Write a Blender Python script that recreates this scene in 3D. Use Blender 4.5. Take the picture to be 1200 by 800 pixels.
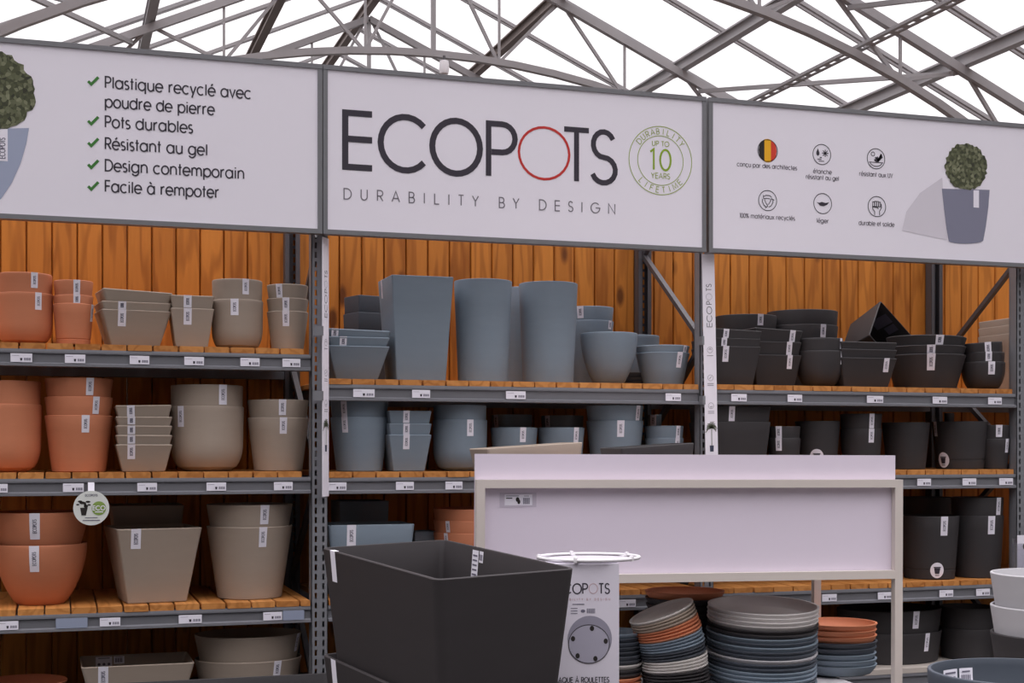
import bpy, math, random
from mathutils import Vector, Matrix
random.seed(7)
for _o in list(bpy.data.objects):
    bpy.data.objects.remove(_o, do_unlink=True)
SC = bpy.context.scene
COL = SC.collection
PI = math.pi

# ------------------------------------------------------------------ camera, sky, exposure
F_PX, CXP, HOR = 1650.0, 600.0, 528.0          # focal length / principal point of the 1200x800 frame
TH = math.radians(17.9)
ct, st = math.cos(TH), math.sin(TH)
CAM = Vector((-3.569, -7.391, 1.6))
cd = bpy.data.cameras.new('camera')
cd.sensor_width = 36.0
cd.lens = 36.0 * F_PX / 1200.0
cd.shift_y = (HOR - 400.0) / 1200.0
cd.clip_end = 300
cam = bpy.data.objects.new('camera', cd)
COL.objects.link(cam)
cam.location = CAM
cam.rotation_euler = (PI / 2, 0, -TH)
SC.camera = cam
SC.view_settings.view_transform = 'Standard'
SC.view_settings.look = 'None'
SC.view_settings.gamma = 1.0
SC.view_settings.exposure = 0.0
SC.view_settings.use_curve_mapping = False

w = bpy.data.worlds.new('overcast_sky')
SC.world = w
w.use_nodes = True
nt = w.node_tree
nt.nodes.clear()
wo = nt.nodes.new('ShaderNodeOutputWorld')
bg = nt.nodes.new('ShaderNodeBackground')
tc = nt.nodes.new('ShaderNodeTexCoord')
sp = nt.nodes.new('ShaderNodeSeparateXYZ')
rp = nt.nodes.new('ShaderNodeValToRGB')
nt.links.new(tc.outputs['Generated'], sp.inputs[0])
nt.links.new(sp.outputs['Z'], rp.inputs[0])
rp.color_ramp.elements[0].position = 0.0
rp.color_ramp.elements[0].color = (0.015, 0.015, 0.015, 1)
rp.color_ramp.elements[1].position = 1.0
rp.color_ramp.elements[1].color = (1.0, 0.98, 1.0, 1)
for pos, v in ((0.3, .018), (0.45, .06), (0.62, .42)):
    e = rp.color_ramp.elements.new(pos)
    e.color = (v, v * .98, v, 1)
# the cloud cover is bright all the way down on the far side
mr = nt.nodes.new('ShaderNodeMapRange')
mr.interpolation_type = 'SMOOTHSTEP'
mr.inputs['From Min'].default_value = 0.0
mr.inputs['From Max'].default_value = 0.55
mr.inputs['To Max'].default_value = 1.0
nt.links.new(sp.outputs['Y'], mr.inputs[0])
mxw = nt.nodes.new('ShaderNodeMix')
mxw.data_type = 'RGBA'
mxw.blend_type = 'LIGHTEN'
nt.links.new(mr.outputs[0], mxw.inputs['Factor'])
nt.links.new(rp.outputs[0], mxw.inputs['A'])
mxw.inputs['B'].default_value = (.172, .167, .169, 1)
nt.links.new(mxw.outputs['Result'], bg.inputs['Color'])
bg.inputs['Strength'].default_value = 5.7
nt.links.new(bg.outputs[0], wo.inputs[0])


# ------------------------------------------------------------------ picture <-> place
def ray(px, py):
    r = (px - CXP) / F_PX
    return Vector((r * ct + st, -r * st + ct, (HOR - py) / F_PX))


def at(px, py, Y):
    d = ray(px, py)
    return CAM + d * ((Y - CAM.y) / d.y)


def atF(px, py, F):
    return CAM + ray(px, py) * F


def mpp(P):
    return ((P.x - CAM.x) * st + (P.y - CAM.y) * ct) / F_PX


# ------------------------------------------------------------------ materials
def lin(c):
    return tuple(((v / 255.0) / 12.92 if v <= 10 else (((v / 255.0) + 0.055) / 1.055) ** 2.4) for v in c) + (1,)


MATS = {}


def mat(name, rgb, rough=0.6, metal=0.0, var=0.0, scale=6.0, bump=0.0, stretch=None, objvar=0.0, spec=0.5):
    if name in MATS:
        return MATS[name]
    m = bpy.data.materials.new(name)
    m.use_nodes = True
    n = m.node_tree
    b = n.nodes['Principled BSDF']
    c = lin(rgb)
    b.inputs['Base Color'].default_value = c
    b.inputs['Roughness'].default_value = rough
    b.inputs['Metallic'].default_value = metal
    b.inputs['Specular IOR Level'].default_value = spec
    if var or bump or objvar:
        t = n.nodes.new('ShaderNodeTexCoord')
        mp = n.nodes.new('ShaderNodeMapping')
        if stretch:
            mp.inputs['Scale'].default_value = stretch
        n.links.new(t.outputs['Object'], mp.inputs[0])
        nz = n.nodes.new('ShaderNodeTexNoise')
        nz.inputs['Scale'].default_value = scale
        nz.inputs['Detail'].default_value = 5
        nz.inputs['Roughness'].default_value = 0.65
        n.links.new(mp.outputs[0], nz.inputs['Vector'])
        hsv = n.nodes.new('ShaderNodeHueSaturation')
        hsv.inputs['Color'].default_value = c
        ma = n.nodes.new('ShaderNodeMath')
        ma.operation = 'MULTIPLY_ADD'
        n.links.new(nz.outputs['Fac'], ma.inputs[0])
        ma.inputs[1].default_value = 2 * var
        ma.inputs[2].default_value = 1.0 - var
        last = ma
        if objvar:
            oi = n.nodes.new('ShaderNodeObjectInfo')
            mb = n.nodes.new('ShaderNodeMath')
            mb.operation = 'MULTIPLY_ADD'
            n.links.new(oi.outputs['Random'], mb.inputs[0])
            mb.inputs[1].default_value = 2 * objvar
            mb.inputs[2].default_value = -objvar
            mc = n.nodes.new('ShaderNodeMath')
            mc.operation = 'ADD'
            n.links.new(ma.outputs[0], mc.inputs[0])
            n.links.new(mb.outputs[0], mc.inputs[1])
            last = mc
        n.links.new(last.outputs[0], hsv.inputs['Value'])
        n.links.new(hsv.outputs[0], b.inputs['Base Color'])
        if bump:
            bp = n.nodes.new('ShaderNodeBump')
            bp.inputs['Strength'].default_value = bump
            bp.inputs['Distance'].default_value = 0.01
            n.links.new(nz.outputs['Fac'], bp.inputs['Height'])
            n.links.new(bp.outputs[0], b.inputs['Normal'])
    MATS[name] = m
    return m


ST = (1, 1, 4)
terracotta = mat('terracotta_plastic', (202, 128, 94), 0.62, var=0.07, scale=5, stretch=ST, objvar=0.05, spec=0.3)
taupe = mat('taupe_plastic', (166, 151, 138), 0.62, var=0.06, scale=5, stretch=ST, objvar=0.04, spec=0.3)
bluegrey = mat('blue_grey_plastic', (126, 139, 152), 0.6, var=0.07, scale=5, stretch=ST, objvar=0.04, spec=0.3)
black = mat('anthracite_plastic', (58, 55, 57), 0.6, var=0.09, scale=5, stretch=ST, objvar=0.04, spec=0.35)
darkgrey = mat('dark_grey_plastic', (72, 76, 84), 0.6, var=0.07, scale=5, stretch=ST, objvar=0.03, spec=0.3)
lightgrey = mat('light_grey_plastic', (186, 184, 188), 0.55, var=0.04, scale=5, stretch=ST, spec=0.3)
slate = mat('slate_plastic', (78, 84, 94), 0.55, var=0.06, scale=5, spec=0.3)
white_pl = mat('white_plastic', (226, 222, 226), 0.45, var=0.02)
palegrey = mat('pale_grey_saucer', (208, 203, 202), 0.55, var=0.03, objvar=.02)
offwhite = mat('off_white_saucer', (205, 200, 196), 0.6, var=0.05, objvar=0.03)
POTC = dict(terracotta=terracotta, taupe=taupe, grey=bluegrey, black=black, dark=darkgrey, light=lightgrey,
            slate=slate, white=offwhite, pale=palegrey)
paper = mat('paper_sticker', (238, 234, 245), 0.7)
ink = mat('grey_ink', (104, 100, 118), 0.8)
palink = mat('pale_grey_ink', (160, 154, 170), 0.8)
darkink = mat('dark_ink', (52, 46, 58), 0.7)
greyink = mat('mid_grey_ink', (118, 112, 122), 0.7)
redink = mat('red_ink', (196, 44, 40), 0.7)
greenink = mat('green_ink', (58, 122, 48), 0.7)
olive = mat('olive_ink', (150, 168, 62), 0.7)
yellow = mat('yellow_ink', (240, 176, 20), 0.7)
blackink = mat('black_ink', (34, 28, 26), 0.7)
steel = mat('galvanised_steel', (136, 137, 143), 0.5, 0.35, var=0.1, scale=9, stretch=(1, 1, .5))
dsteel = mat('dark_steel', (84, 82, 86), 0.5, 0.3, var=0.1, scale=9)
beamst = mat('grey_beam_enamel', (118, 118, 124), 0.42, 0.15, var=0.08, scale=4, stretch=(.3, 1, 4))
beamdark = mat('shaded_beam_enamel', (104, 106, 117), 0.42, 0.15, var=0.08, scale=4, stretch=(.3, 1, 4))
alu = mat('aluminium_frame', (128, 128, 132), 0.45, 0.3, var=0.04, scale=5)
signw = mat('white_sign_board', (238, 233, 243), 0.55)
cream = mat('cream_painted_steel', (208, 198, 192), 0.5, var=0.03)
pinkwh = mat('white_display_board', (224, 213, 228), 0.55, var=0.015, scale=2)
roofst = mat('zinc_roof_steel', (150, 146, 148), 0.55, 0.0, var=0.14, scale=5)
roofrust = mat('weathered_roof_steel', (112, 100, 95), 0.65, 0.1, var=0.25, scale=4)
concrete = mat('concrete_floor', (66, 62, 60), 0.8, var=0.15, scale=1.5, bump=0.1)
palewood = mat('pale_plinth_board', (188, 178, 170), 0.7, var=0.1, scale=6)
leafy = None


def wood_mat(name, base, dark, grain_axis, knots=True):
    m = bpy.data.materials.new(name)
    m.use_nodes = True
    n = m.node_tree
    b = n.nodes['Principled BSDF']
    b.inputs['Roughness'].default_value = 0.55
    b.inputs['Specular IOR Level'].default_value = 0.3
    t = n.nodes.new('ShaderNodeTexCoord')
    at_ = n.nodes.new('ShaderNodeAttribute')
    at_.attribute_name = 'plank'
    # every plank shifts the pattern by its own random number
    cb = n.nodes.new('ShaderNodeCombineXYZ')
    for i in range(3):
        n.links.new(at_.outputs['Fac'], cb.inputs[i])
    sc_ = n.nodes.new('ShaderNodeVectorMath')
    sc_.operation = 'SCALE'
    sc_.inputs['Scale'].default_value = 37.0
    n.links.new(cb.outputs[0], sc_.inputs[0])
    ad = n.nodes.new('ShaderNodeVectorMath')
    ad.operation = 'ADD'
    n.links.new(t.outputs['Object'], ad.inputs[0])
    n.links.new(sc_.outputs[0], ad.inputs[1])
    mp = n.nodes.new('ShaderNodeMapping')
    s = [9, 9, 9]
    s[grain_axis] = 0.9
    mp.inputs['Scale'].default_value = s
    n.links.new(ad.outputs[0], mp.inputs[0])
    nz = n.nodes.new('ShaderNodeTexNoise')
    nz.inputs['Scale'].default_value = 1.3
    nz.inputs['Detail'].default_value = 1.5
    n.links.new(mp.outputs[0], nz.inputs['Vector'])
    # growth rings: bands of the smooth noise
    mu = n.nodes.new('ShaderNodeMath')
    mu.operation = 'MULTIPLY'
    mu.inputs[1].default_value = 26.0
    n.links.new(nz.outputs['Fac'], mu.inputs[0])
    si = n.nodes.new('ShaderNodeMath')
    si.operation = 'SINE'
    n.links.new(mu.outputs[0], si.inputs[0])
    r1 = n.nodes.new('ShaderNodeMapRange')
    r1.inputs['From Min'].default_value = -0.2
    r1.inputs['From Max'].default_value = 1.0
    r1.inputs['To Max'].default_value = 0.36
    n.links.new(si.outputs[0], r1.inputs[0])
    fine = n.nodes.new('ShaderNodeTexNoise')
    fine.inputs['Scale'].default_value = 6
    fine.inputs['Detail'].default_value = 4
    n.links.new(mp.outputs[0], fine.inputs['Vector'])
    sm = n.nodes.new('ShaderNodeMath')
    sm.operation = 'MULTIPLY_ADD'
    n.links.new(fine.outputs['Fac'], sm.inputs[0])
    sm.inputs[1].default_value = 0.3
    n.links.new(r1.outputs[0], sm.inputs[2])
    pl = n.nodes.new('ShaderNodeMath')
    pl.operation = 'MULTIPLY_ADD'
    n.links.new(at_.outputs['Fac'], pl.inputs[0])
    pl.inputs[1].default_value = 0.35
    n.links.new(sm.outputs[0], pl.inputs[2])
    mix = n.nodes.new('ShaderNodeMix')
    mix.data_type = 'RGBA'
    mix.inputs['A'].default_value = lin(base)
    mix.inputs['B'].default_value = lin(dark)
    n.links.new(pl.outputs[0], mix.inputs['Factor'])
    out = mix.outputs['Result']
    if knots:
        mk = n.nodes.new('ShaderNodeMapping')
        ks = [5.5, 5.5, 5.5]
        ks[grain_axis] = 2.2
        mk.inputs['Scale'].default_value = ks
        n.links.new(ad.outputs[0], mk.inputs[0])
        vo = n.nodes.new('ShaderNodeTexVoronoi')
        vo.inputs['Scale'].default_value = 0.9
        n.links.new(mk.outputs[0], vo.inputs['Vector'])
        r2 = n.nodes.new('ShaderNodeMapRange')
        r2.inputs['From Min'].default_value = 0.09
        r2.inputs['From Max'].default_value = 0.17
        r2.inputs['To Min'].default_value = 0.85
        r2.inputs['To Max'].default_value = 0.0
        n.links.new(vo.outputs['Distance'], r2.inputs[0])
        mx = n.nodes.new('ShaderNodeMix')
        mx.data_type = 'RGBA'
        n.links.new(r2.outputs[0], mx.inputs['Factor'])
        n.links.new(out, mx.inputs['A'])
        mx.inputs['B'].default_value = lin((88, 44, 16))
        out = mx.outputs['Result']
    n.links.new(out, b.inputs['Base Color'])
    return m


wallwood = wood_mat('stained_pine_boards', (212, 136, 56), (138, 76, 22), 2)
deckwood = wood_mat('pine_shelf_boards', (214, 148, 84), (158, 96, 42), 1, knots=False)

# printed foliage
m = bpy.data.materials.new('printed_foliage')
m.use_nodes = True
n = m.node_tree
b = n.nodes['Principled BSDF']
b.inputs['Roughness'].default_value = 0.8
t = n.nodes.new('ShaderNodeTexCoord')
vo = n.nodes.new('ShaderNodeTexVoronoi')
vo.inputs['Scale'].default_value = 62
n.links.new(t.outputs['Object'], vo.inputs['Vector'])
rmp = n.nodes.new('ShaderNodeValToRGB')
rmp.color_ramp.elements[0].color = lin((40, 40, 30))
rmp.color_ramp.elements[1].color = lin((138, 140, 112))
el = rmp.color_ramp.elements.new(0.5)
el.color = lin((78, 82, 56))
n.links.new(vo.outputs['Color'], rmp.inputs[0])
n.links.new(rmp.outputs[0], b.inputs['Base Color'])
leafy = m
printpot = mat('printed_pot_grey', (128, 128, 148), 0.7)
printpot2 = mat('printed_pot_pale_blue', (160, 168, 192), 0.7)
printshadow = mat('printed_soft_grey', (216, 210, 220), 0.7)

# glazing: clear sheet with a little haze
m = bpy.data.materials.new('greenhouse_glazing')
m.use_nodes = True
n = m.node_tree
n.nodes.clear()
o_ = n.nodes.new('ShaderNodeOutputMaterial')
tr = n.nodes.new('ShaderNodeBsdfTransparent')
tr.inputs[0].default_value = (0.97, 0.96, 0.97, 1)
tl = n.nodes.new('ShaderNodeBsdfTranslucent')
tl.inputs[0].default_value = (0.95, 0.93, 0.94, 1)
gm = n.nodes.new('ShaderNodeMixShader')
gm.inputs[0].default_value = 0.2
n.links.new(tr.outputs[0], gm.inputs[1])
n.links.new(tl.outputs[0], gm.inputs[2])
n.links.new(gm.outputs[0], o_.inputs[0])
glazing = m
m = bpy.data.materials.new('clear_acrylic')
m.use_nodes = True
n = m.node_tree
n.nodes.clear()
o_ = n.nodes.new('ShaderNodeOutputMaterial')
tr = n.nodes.new('ShaderNodeBsdfTransparent')
tr.inputs[0].default_value = (0.9, 0.9, 0.93, 1)
gl = n.nodes.new('ShaderNodeBsdfGlossy')
gl.inputs['Roughness'].default_value = 0.1
gm = n.nodes.new('ShaderNodeMixShader')
gm.inputs[0].default_value = 0.15
n.links.new(tr.outputs[0], gm.inputs[1])
n.links.new(gl.outputs[0], gm.inputs[2])
n.links.new(gm.outputs[0], o_.inputs[0])
acrylic = m


# ------------------------------------------------------------------ mesh kit
class MB:
    def __init__(self):
        self.v, self.f, self.pl = [], [], []

    def quadface(self, *idx):
        self.f.append(tuple(idx))

    def poly(self, pts):
        k = len(self.v)
        self.v += [tuple(p) for p in pts]
        self.f.append(tuple(range(k, k + len(pts))))

    def box(self, a, b, M=None):
        x0, y0, z0 = a
        x1, y1, z1 = b
        P = [(x0, y0, z0), (x1, y0, z0), (x1, y1, z0), (x0, y1, z0), (x0, y0, z1), (x1, y0, z1), (x1, y1, z1), (x0, y1, z1)]
        if M is not None:
            P = [tuple(M @ Vector(p)) for p in P]
        k = len(self.v)
        self.v += P
        for q in ((0, 3, 2, 1), (4, 5, 6, 7), (0, 1, 5, 4), (1, 2, 6, 5), (2, 3, 7, 6), (3, 0, 4, 7)):
            self.f.append(tuple(k + i for i in q))

    def bar(self, p, q, wd, hd=None, up=(0, 0, 1)):
        """rectangular bar from p to q"""
        p, q = Vector(p), Vector(q)
        d = (q - p).normalized()
        u = Vector(up)
        s = d.cross(u)
        if s.length < 1e-4:
            s = d.cross(Vector((1, 0, 0)))
        s.normalize()
        u = s.cross(d)
        hd = hd or wd
        k = len(self.v)
        for e_ in (p, q):
            for a, c in ((-1, -1), (1, -1), (1, 1), (-1, 1)):
                self.v.append(tuple(e_ + s * (a * wd / 2) + u * (c * hd / 2)))
        for q4 in ((3, 2, 1, 0), (4, 5, 6, 7), (0, 1, 5, 4), (1, 2, 6, 5), (2, 3, 7, 6), (3, 0, 4, 7)):
            self.f.append(tuple(k + i for i in q4))

    def tube(self, pts, r, n=8, closed=False):
        pts = [Vector(p) for p in pts]
        N = len(pts)
        k = len(self.v)
        pu = None
        for i, p in enumerate(pts):
            if closed:
                d = pts[(i + 1) % N] - pts[i - 1]
            else:
                d = pts[min(i + 1, N - 1)] - pts[max(i - 1, 0)]
            d.normalize()
            u = Vector((0, 0, 1)) if pu is None else pu
            s = d.cross(u)
            if s.length < 1e-3:
                s = d.cross(Vector((1, 0, 0)))
            s.normalize()
            u = s.cross(d).normalized()
            pu = u
            for j in range(n):
                a = 2 * PI * j / n
                self.v.append(tuple(p + s * (r * math.cos(a)) + u * (r * math.sin(a))))
        M = N if closed else N - 1
        for i in range(M):
            for j in range(n):
                i2 = (i + 1) % N
                self.f.append((k + i * n + j, k + i2 * n + j, k + i2 * n + (j + 1) % n, k + i * n + (j + 1) % n))
        if not closed:
            self.f.append(tuple(k + j for j in range(n)))
            self.f.append(tuple(k + (N - 1) * n + j for j in reversed(range(n))))

    def rings(self, rings, cap0=True, cap1=True):
        k = len(self.v)
        n = len(rings[0])
        for r in rings:
            self.v += [tuple(p) for p in r]
        for i in range(len(rings) - 1):
            for j in range(n):
                self.f.append((k + i * n + j, k + i * n + (j + 1) % n, k + (i + 1) * n + (j + 1) % n, k + (i + 1) * n + j))
        if cap0:
            self.f.append(tuple(k + j for j in reversed(range(n))))
        if cap1:
            self.f.append(tuple(k + (len(rings) - 1) * n + j for j in range(n)))

    def lathe(self, prof, n=32, c=(0, 0, 0)):
        rs = [[(c[0] + r * math.cos(2 * PI * j / n), c[1] + r * math.sin(2 * PI * j / n), c[2] + z) for j in range(n)] for r, z in prof]
        self.rings(rs)

    def mesh(self, name, m, smooth=None):
        me = bpy.data.meshes.new(name)
        me.from_pydata(self.v, [], self.f)
        me.materials.append(m)
        if self.pl:
            a = me.attributes.new('plank', 'FLOAT', 'POINT')
            for i, val in enumerate(self.pl):
                a.data[i].value = val
        if smooth is not None:
            for p in me.polygons:
                p.use_smooth = True
            me.set_sharp_from_angle(angle=math.radians(smooth))
        me.update()
        return me

    def build(self, name, m, parent=None, smooth=None, loc=None):
        o = bpy.data.objects.new(name, self.mesh(name, m, smooth))
        COL.objects.link(o)
        if parent is not None:
            o.parent = parent
        if loc is not None:
            o.location = loc
        return o


def tag(o, label=None, cat=None, group=None, kind=None):
    if label:
        o['label'] = label
    if cat:
        o['category'] = cat
    if group:
        o['group'] = group
    if kind:
        o['kind'] = kind
    return o


def empty(name, loc, label=None, cat=None, group=None, kind=None, rot=None):
    o = bpy.data.objects.new(name, None)
    o.empty_display_size = 0.1
    COL.objects.link(o)
    o.location = loc
    if rot:
        o.rotation_euler = rot
    return tag(o, label, cat, group, kind)


# ------------------------------------------------------------------ geometric stroke lettering
def arc(cx, cy, rx, ry, a0, a1, n=None):
    n = n or max(4, int(abs(a1 - a0) / 18))
    return [(cx + rx * math.cos(math.radians(a0 + (a1 - a0) * i / n)), cy + ry * math.sin(math.radians(a0 + (a1 - a0) * i / n))) for i in range(n + 1)]


X = .74
r_ = X / 2
CIR = arc(r_, r_, r_, r_, 0, 360, 20)
SLOW = arc(.21, .555, .19, .185, 40, 270, 10) + arc(.21, .185, .21, .185, 90, -140, 10)[1:]
G = {
    ' ': (.32, []), 'a': (.74, [CIR, [(X, X), (X, 0)]]), 'b': (.74, [CIR, [(0, 1), (0, 0)]]),
    'c': (.68, [arc(r_, r_, r_, r_, 48, 312)]), 'd': (.74, [CIR, [(X, 1), (X, 0)]]),
    'e': (.74, [[(0, r_), (X, r_)] + arc(r_, r_, r_, r_, 0, 318)[1:]]),
    'f': (.36, [[(.14, 0), (.14, .8)] + arc(.34, .8, .2, .2, 180, 90, 5)[1:], [(0, .7), (.34, .7)]]),
    'g': (.74, [CIR, [(X, X), (X, .05)] + arc(r_, .05, r_, .33, 0, -150, 8)[1:]]),
    'h': (.6, [[(0, 1), (0, 0)], arc(.3, .44, .3, .3, 180, 0) + [(.6, 0)]]),
    'i': (.06, [[(.03, X), (.03, 0)], [(.03, .9), (.03, 1)]]),
    'j': (.1, [[(.05, X), (.05, -.28)], [(.05, .9), (.05, 1)]]),
    'l': (.06, [[(.03, 1), (.03, 0)]]),
    'm': (1.0, [[(0, X), (0, 0)], arc(.25, .48, .25, .26, 180, 0) + [(.5, 0)], arc(.75, .48, .25, .26, 180, 0) + [(1.0, 0)]]),
    'n': (.6, [[(0, X), (0, 0)], arc(.3, .44, .3, .3, 180, 0) + [(.6, 0)]]), 'o': (.74, [CIR]),
    'p': (.74, [CIR, [(0, X), (0, -.3)]]), 'q': (.74, [CIR, [(X, X), (X, -.3)]]),
    'r': (.36, [[(0, X), (0, 0)], arc(.32, .42, .32, .31, 180, 85, 5)]), 's': (.42, [SLOW]),
    't': (.34, [[(.16, 1), (.16, 0)], [(0, .7), (.34, .7)]]),
    'u': (.6, [[(0, X), (0, .3)] + arc(.3, .3, .3, .3, 180, 360)[1:] + [(.6, X)], [(.6, .3), (.6, 0)]]),
    'v': (.58, [[(0, X), (.29, 0), (.58, X)]]), 'x': (.56, [[(0, X), (.56, 0)], [(.56, X), (0, 0)]]),
    'y': (.58, [[(0, X), (.29, .02)], [(.58, X), (.16, -.3)]]), 'z': (.5, [[(0, .7), (.5, .7), (0, .03), (.5, .03)]]),
    'A': (.78, [[(0, 0), (.39, 1), (.78, 0)], [(.12, .32), (.66, .32)]]),
    'B': (.56, [[(0, .5), (.3, .5)] + arc(.3, .25, .26, .25, 90, -90, 8)[1:] + [(0, 0), (0, 1), (.28, 1)] + arc(.28, .75, .22, .25, 90, -90, 8)[1:]]),
    'C': (.93, [arc(.5, .5, .5, .5, 42, 318, 20)]),
    'D': (.74, [[(0, 0), (0, 1), (.24, 1)] + arc(.24, .5, .5, .5, 90, -90, 12)[1:] + [(0, 0)]]),
    'E': (.53, [[(.53, 1), (0, 1), (0, 0), (.53, 0)], [(.05, .52), (.53, .52)]]),
    'F': (.5, [[(.5, 1), (0, 1), (0, 0)], [(0, .52), (.47, .52)]]),
    'G': (1.0, [arc(.5, .5, .5, .5, 42, 360, 22) + [(.52, .5)]]),
    'I': (.06, [[(.03, 0), (.03, 1)]]), 'L': (.48, [[(0, 1), (0, 0), (.48, 0)]]),
    'M': (.9, [[(0, 0), (.1, 1), (.45, .1), (.8, 1), (.9, 0)]]), 'N': (.72, [[(0, 0), (0, 1), (.72, 0), (.72, 1)]]),
    'O': (1.0, [arc(.5, .5, .5, .5, 0, 360, 28)]),
    'P': (.55, [[(0, 0), (0, 1), (.28, 1)] + arc(.28, .73, .27, .27, 90, -90, 10)[1:] + [(.06, .46)]]),
    'Q': (1.0, [arc(.5, .5, .5, .5, 0, 360, 28), [(.62, .3), (.95, 0)]]),
    'R': (.56, [[(0, 0), (0, 1), (.28, 1)] + arc(.28, .73, .27, .27, 90, -90, 10)[1:] + [(0, .46)], [(.25, .46), (.56, 0)]]),
    'S': (.5, [arc(.26, .75, .22, .25, 25, 270, 12) + arc(.26, .25, .25, .25, 90, -160, 12)[1:]]),
    'T': (.54, [[(0, 1), (.54, 1)], [(.27, .95), (.27, 0)]]),
    'U': (.62, [[(0, 1), (0, .31)] + arc(.31, .31, .31, .31, 180, 360, 10)[1:] + [(.62, 1)]]),
    'V': (.7, [[(0, 1), (.35, 0), (.7, 1)]]), 'Y': (.64, [[(0, 1), (.32, .48), (.64, 1)], [(.32, .48), (.32, 0)]]),
    '0': (.56, [arc(.28, .5, .28, .5, 0, 360, 20)]), '1': (.22, [[(0, .86), (.18, 1), (.18, 0)]]),
    '%': (.8, [arc(.17, .78, .17, .2, 0, 360, 10), arc(.63, .22, .17, .2, 0, 360, 10), [(.68, 1), (.12, 0)]]),
}
ACC = {'é': ('e', [[(.3, .9), (.5, 1.08)]]), 'è': ('e', [[(.44, .9), (.24, 1.08)]]), 'ê': ('e', [[(.2, .9), (.37, 1.06), (.54, .9)]]),
       'à': ('a', [[(.44, .9), (.24, 1.08)]]), 'ç': ('c', [[(.4, 0), (.42, -.14), (.28, -.22)]]),
       'À': ('A', [[(.46, 1.12), (.3, 1.28)]]), 'É': ('E', [[(.2, 1.12), (.38, 1.28)]])}
for k_, (b_, ex) in ACC.items():
    G[k_] = (G[b_][0], G[b_][1] + ex)


STEM_L = 'bhlmnpruiBDEFILMNPRU'
STEM_R = 'adhlmnquigàIMNU'


def strokes(s, size=1.0, track=.17):
    """polylines of a line of text, and its width"""
    x, out = 0.0, []
    for chx in s:
        adv, pls = G[chx]
        x += .055 if chx in STEM_L else 0
        for pl in pls:
            out.append([((x + a) * size, b_2 * size) for a, b_2 in pl])
        x += adv + track + (.055 if chx in STEM_R else 0)
    return out, (x - track) * size


def ribbon(mb, pl, wd, f):
    """flat ribbon of width wd along 2-D polyline pl, f maps (u,v) to a point"""
    n_ = len(pl)
    if n_ < 2:
        return
    closed = n_ > 3 and abs(pl[0][0] - pl[-1][0]) < 1e-6 and abs(pl[0][1] - pl[-1][1]) < 1e-6
    P = [Vector(p) for p in pl]
    k = len(mb.v)
    for i in range(n_):
        if closed:
            a = P[i] - P[i - 1] if i > 0 else P[0] - P[-2]
            c = P[i + 1] - P[i] if i < n_ - 1 else P[1] - P[0]
        else:
            a = P[i] - P[i - 1] if i > 0 else P[1] - P[0]
            c = P[i + 1] - P[i] if i < n_ - 1 else P[-1] - P[-2]
        a = a.normalized()
        c = c.normalized()
        t_ = (a + c)
        if t_.length < .2:
            t_ = a.copy()
        t_.normalize()
        nn = Vector((-t_.y, t_.x))
        kk = min(1 / max(.4, abs(nn.dot(Vector((-a.y, a.x))))), 2.0)
        p = P[i]
        if not closed and i == 0:
            p = p - a * wd * .0
        for sgn in (-1, 1):
            q = p + nn * (sgn * kk * wd / 2)
            mb.v.append(tuple(f(q.x, q.y)))
    for i in range(n_ - 1):
        mb.f.append((k + 2 * i, k + 2 * i + 2, k + 2 * i + 3, k + 2 * i + 1))


def write(mb, s, u0, v0, size, wd, f, track=.17, align='l', fit=None, lift=False):
    st_, W = strokes(s, 1.0, track)
    sx = size
    if fit:
        sx = fit / W
    off = {'l': 0, 'c': -W * sx / 2, 'r': -W * sx}[align]
    for j, pl in enumerate(st_):
        ff = f if not lift else (lambda u, v, j=j: f(u, v) + Vector((0, -.0003 * (j % 4), 0)))
        ribbon(mb, [(u0 + off + a * sx, v0 + c * size) for a, c in pl], wd, ff)


def disc(mb, u, v, ru, rv, f, n=24):
    mb.poly([f(u + ru * math.cos(2 * PI * i / n), v + rv * math.sin(2 * PI * i / n)) for i in range(n)])


def ringd(mb, u, v, r, wd, f, n=32):
    ribbon(mb, arc(u, v, r, r, 0, 360, n), wd, f)


def rect(mb, u0, v0, u1, v1, f):
    mb.poly([f(u0, v0), f(u1, v0), f(u1, v1), f(u0, v1)])


# ------------------------------------------------------------------ the building: floor, back wall, glass roof
fl = MB()
fl.box((-26, -22, -.1), (30, 42, 0))
tag(fl.build('floor', concrete), kind='structure')

wb = MB()
x = -6.2
while x < 6.0:
    bw = .137
    zt = 3.45
    y0 = .988 + random.uniform(-.001, .001)
    k = len(wb.v)
    g_ = .004
    pts = [(x + g_ * .4, y0 + .012), (x + g_ * 1.6, y0), (x + bw - g_ * 1.6, y0), (x + bw - g_ * .4, y0 + .012)]
    pts2 = [(x + bw, y0 + .03), (x, y0 + .03)]
    ring = pts + pts2
    wb.rings([[(a, c, .0) for a, c in ring], [(a, c, zt) for a, c in ring]])
    rv = random.random()
    wb.pl += [rv] * (len(wb.v) - k)
    x += bw
tag(wb.build('wall_back', wallwood), kind='structure')

HR, AR, SL = 6.0, 4.04, .45


def rz(a):
    return HR - SL * abs(a - AR)


def W(a, y, h):
    return Vector((CAM.x + a, CAM.y + y, CAM.z + h))


EAVE = 7.0
Y0R, Y1R = 0.0, 36.0
rf = MB()
for s in (-1, 1):
    for i in range(26):
        ya, yb = Y0R + i * 1.4, Y0R + i * 1.4 + 1.4
        for (d0, d1) in ((0, 3.5), (3.5, EAVE)):
            rf.poly([W(AR + s * d0, ya, rz(AR + d0) + .16), W(AR + s * d1, ya, rz(AR + d1) + .16), W(AR + s * d1, yb, rz(AR + d1) + .16), W(AR + s * d0, yb, rz(AR + d0) + .16)])
tag(rf.build('ceiling', glazing), kind='structure')
tn = 0


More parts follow.
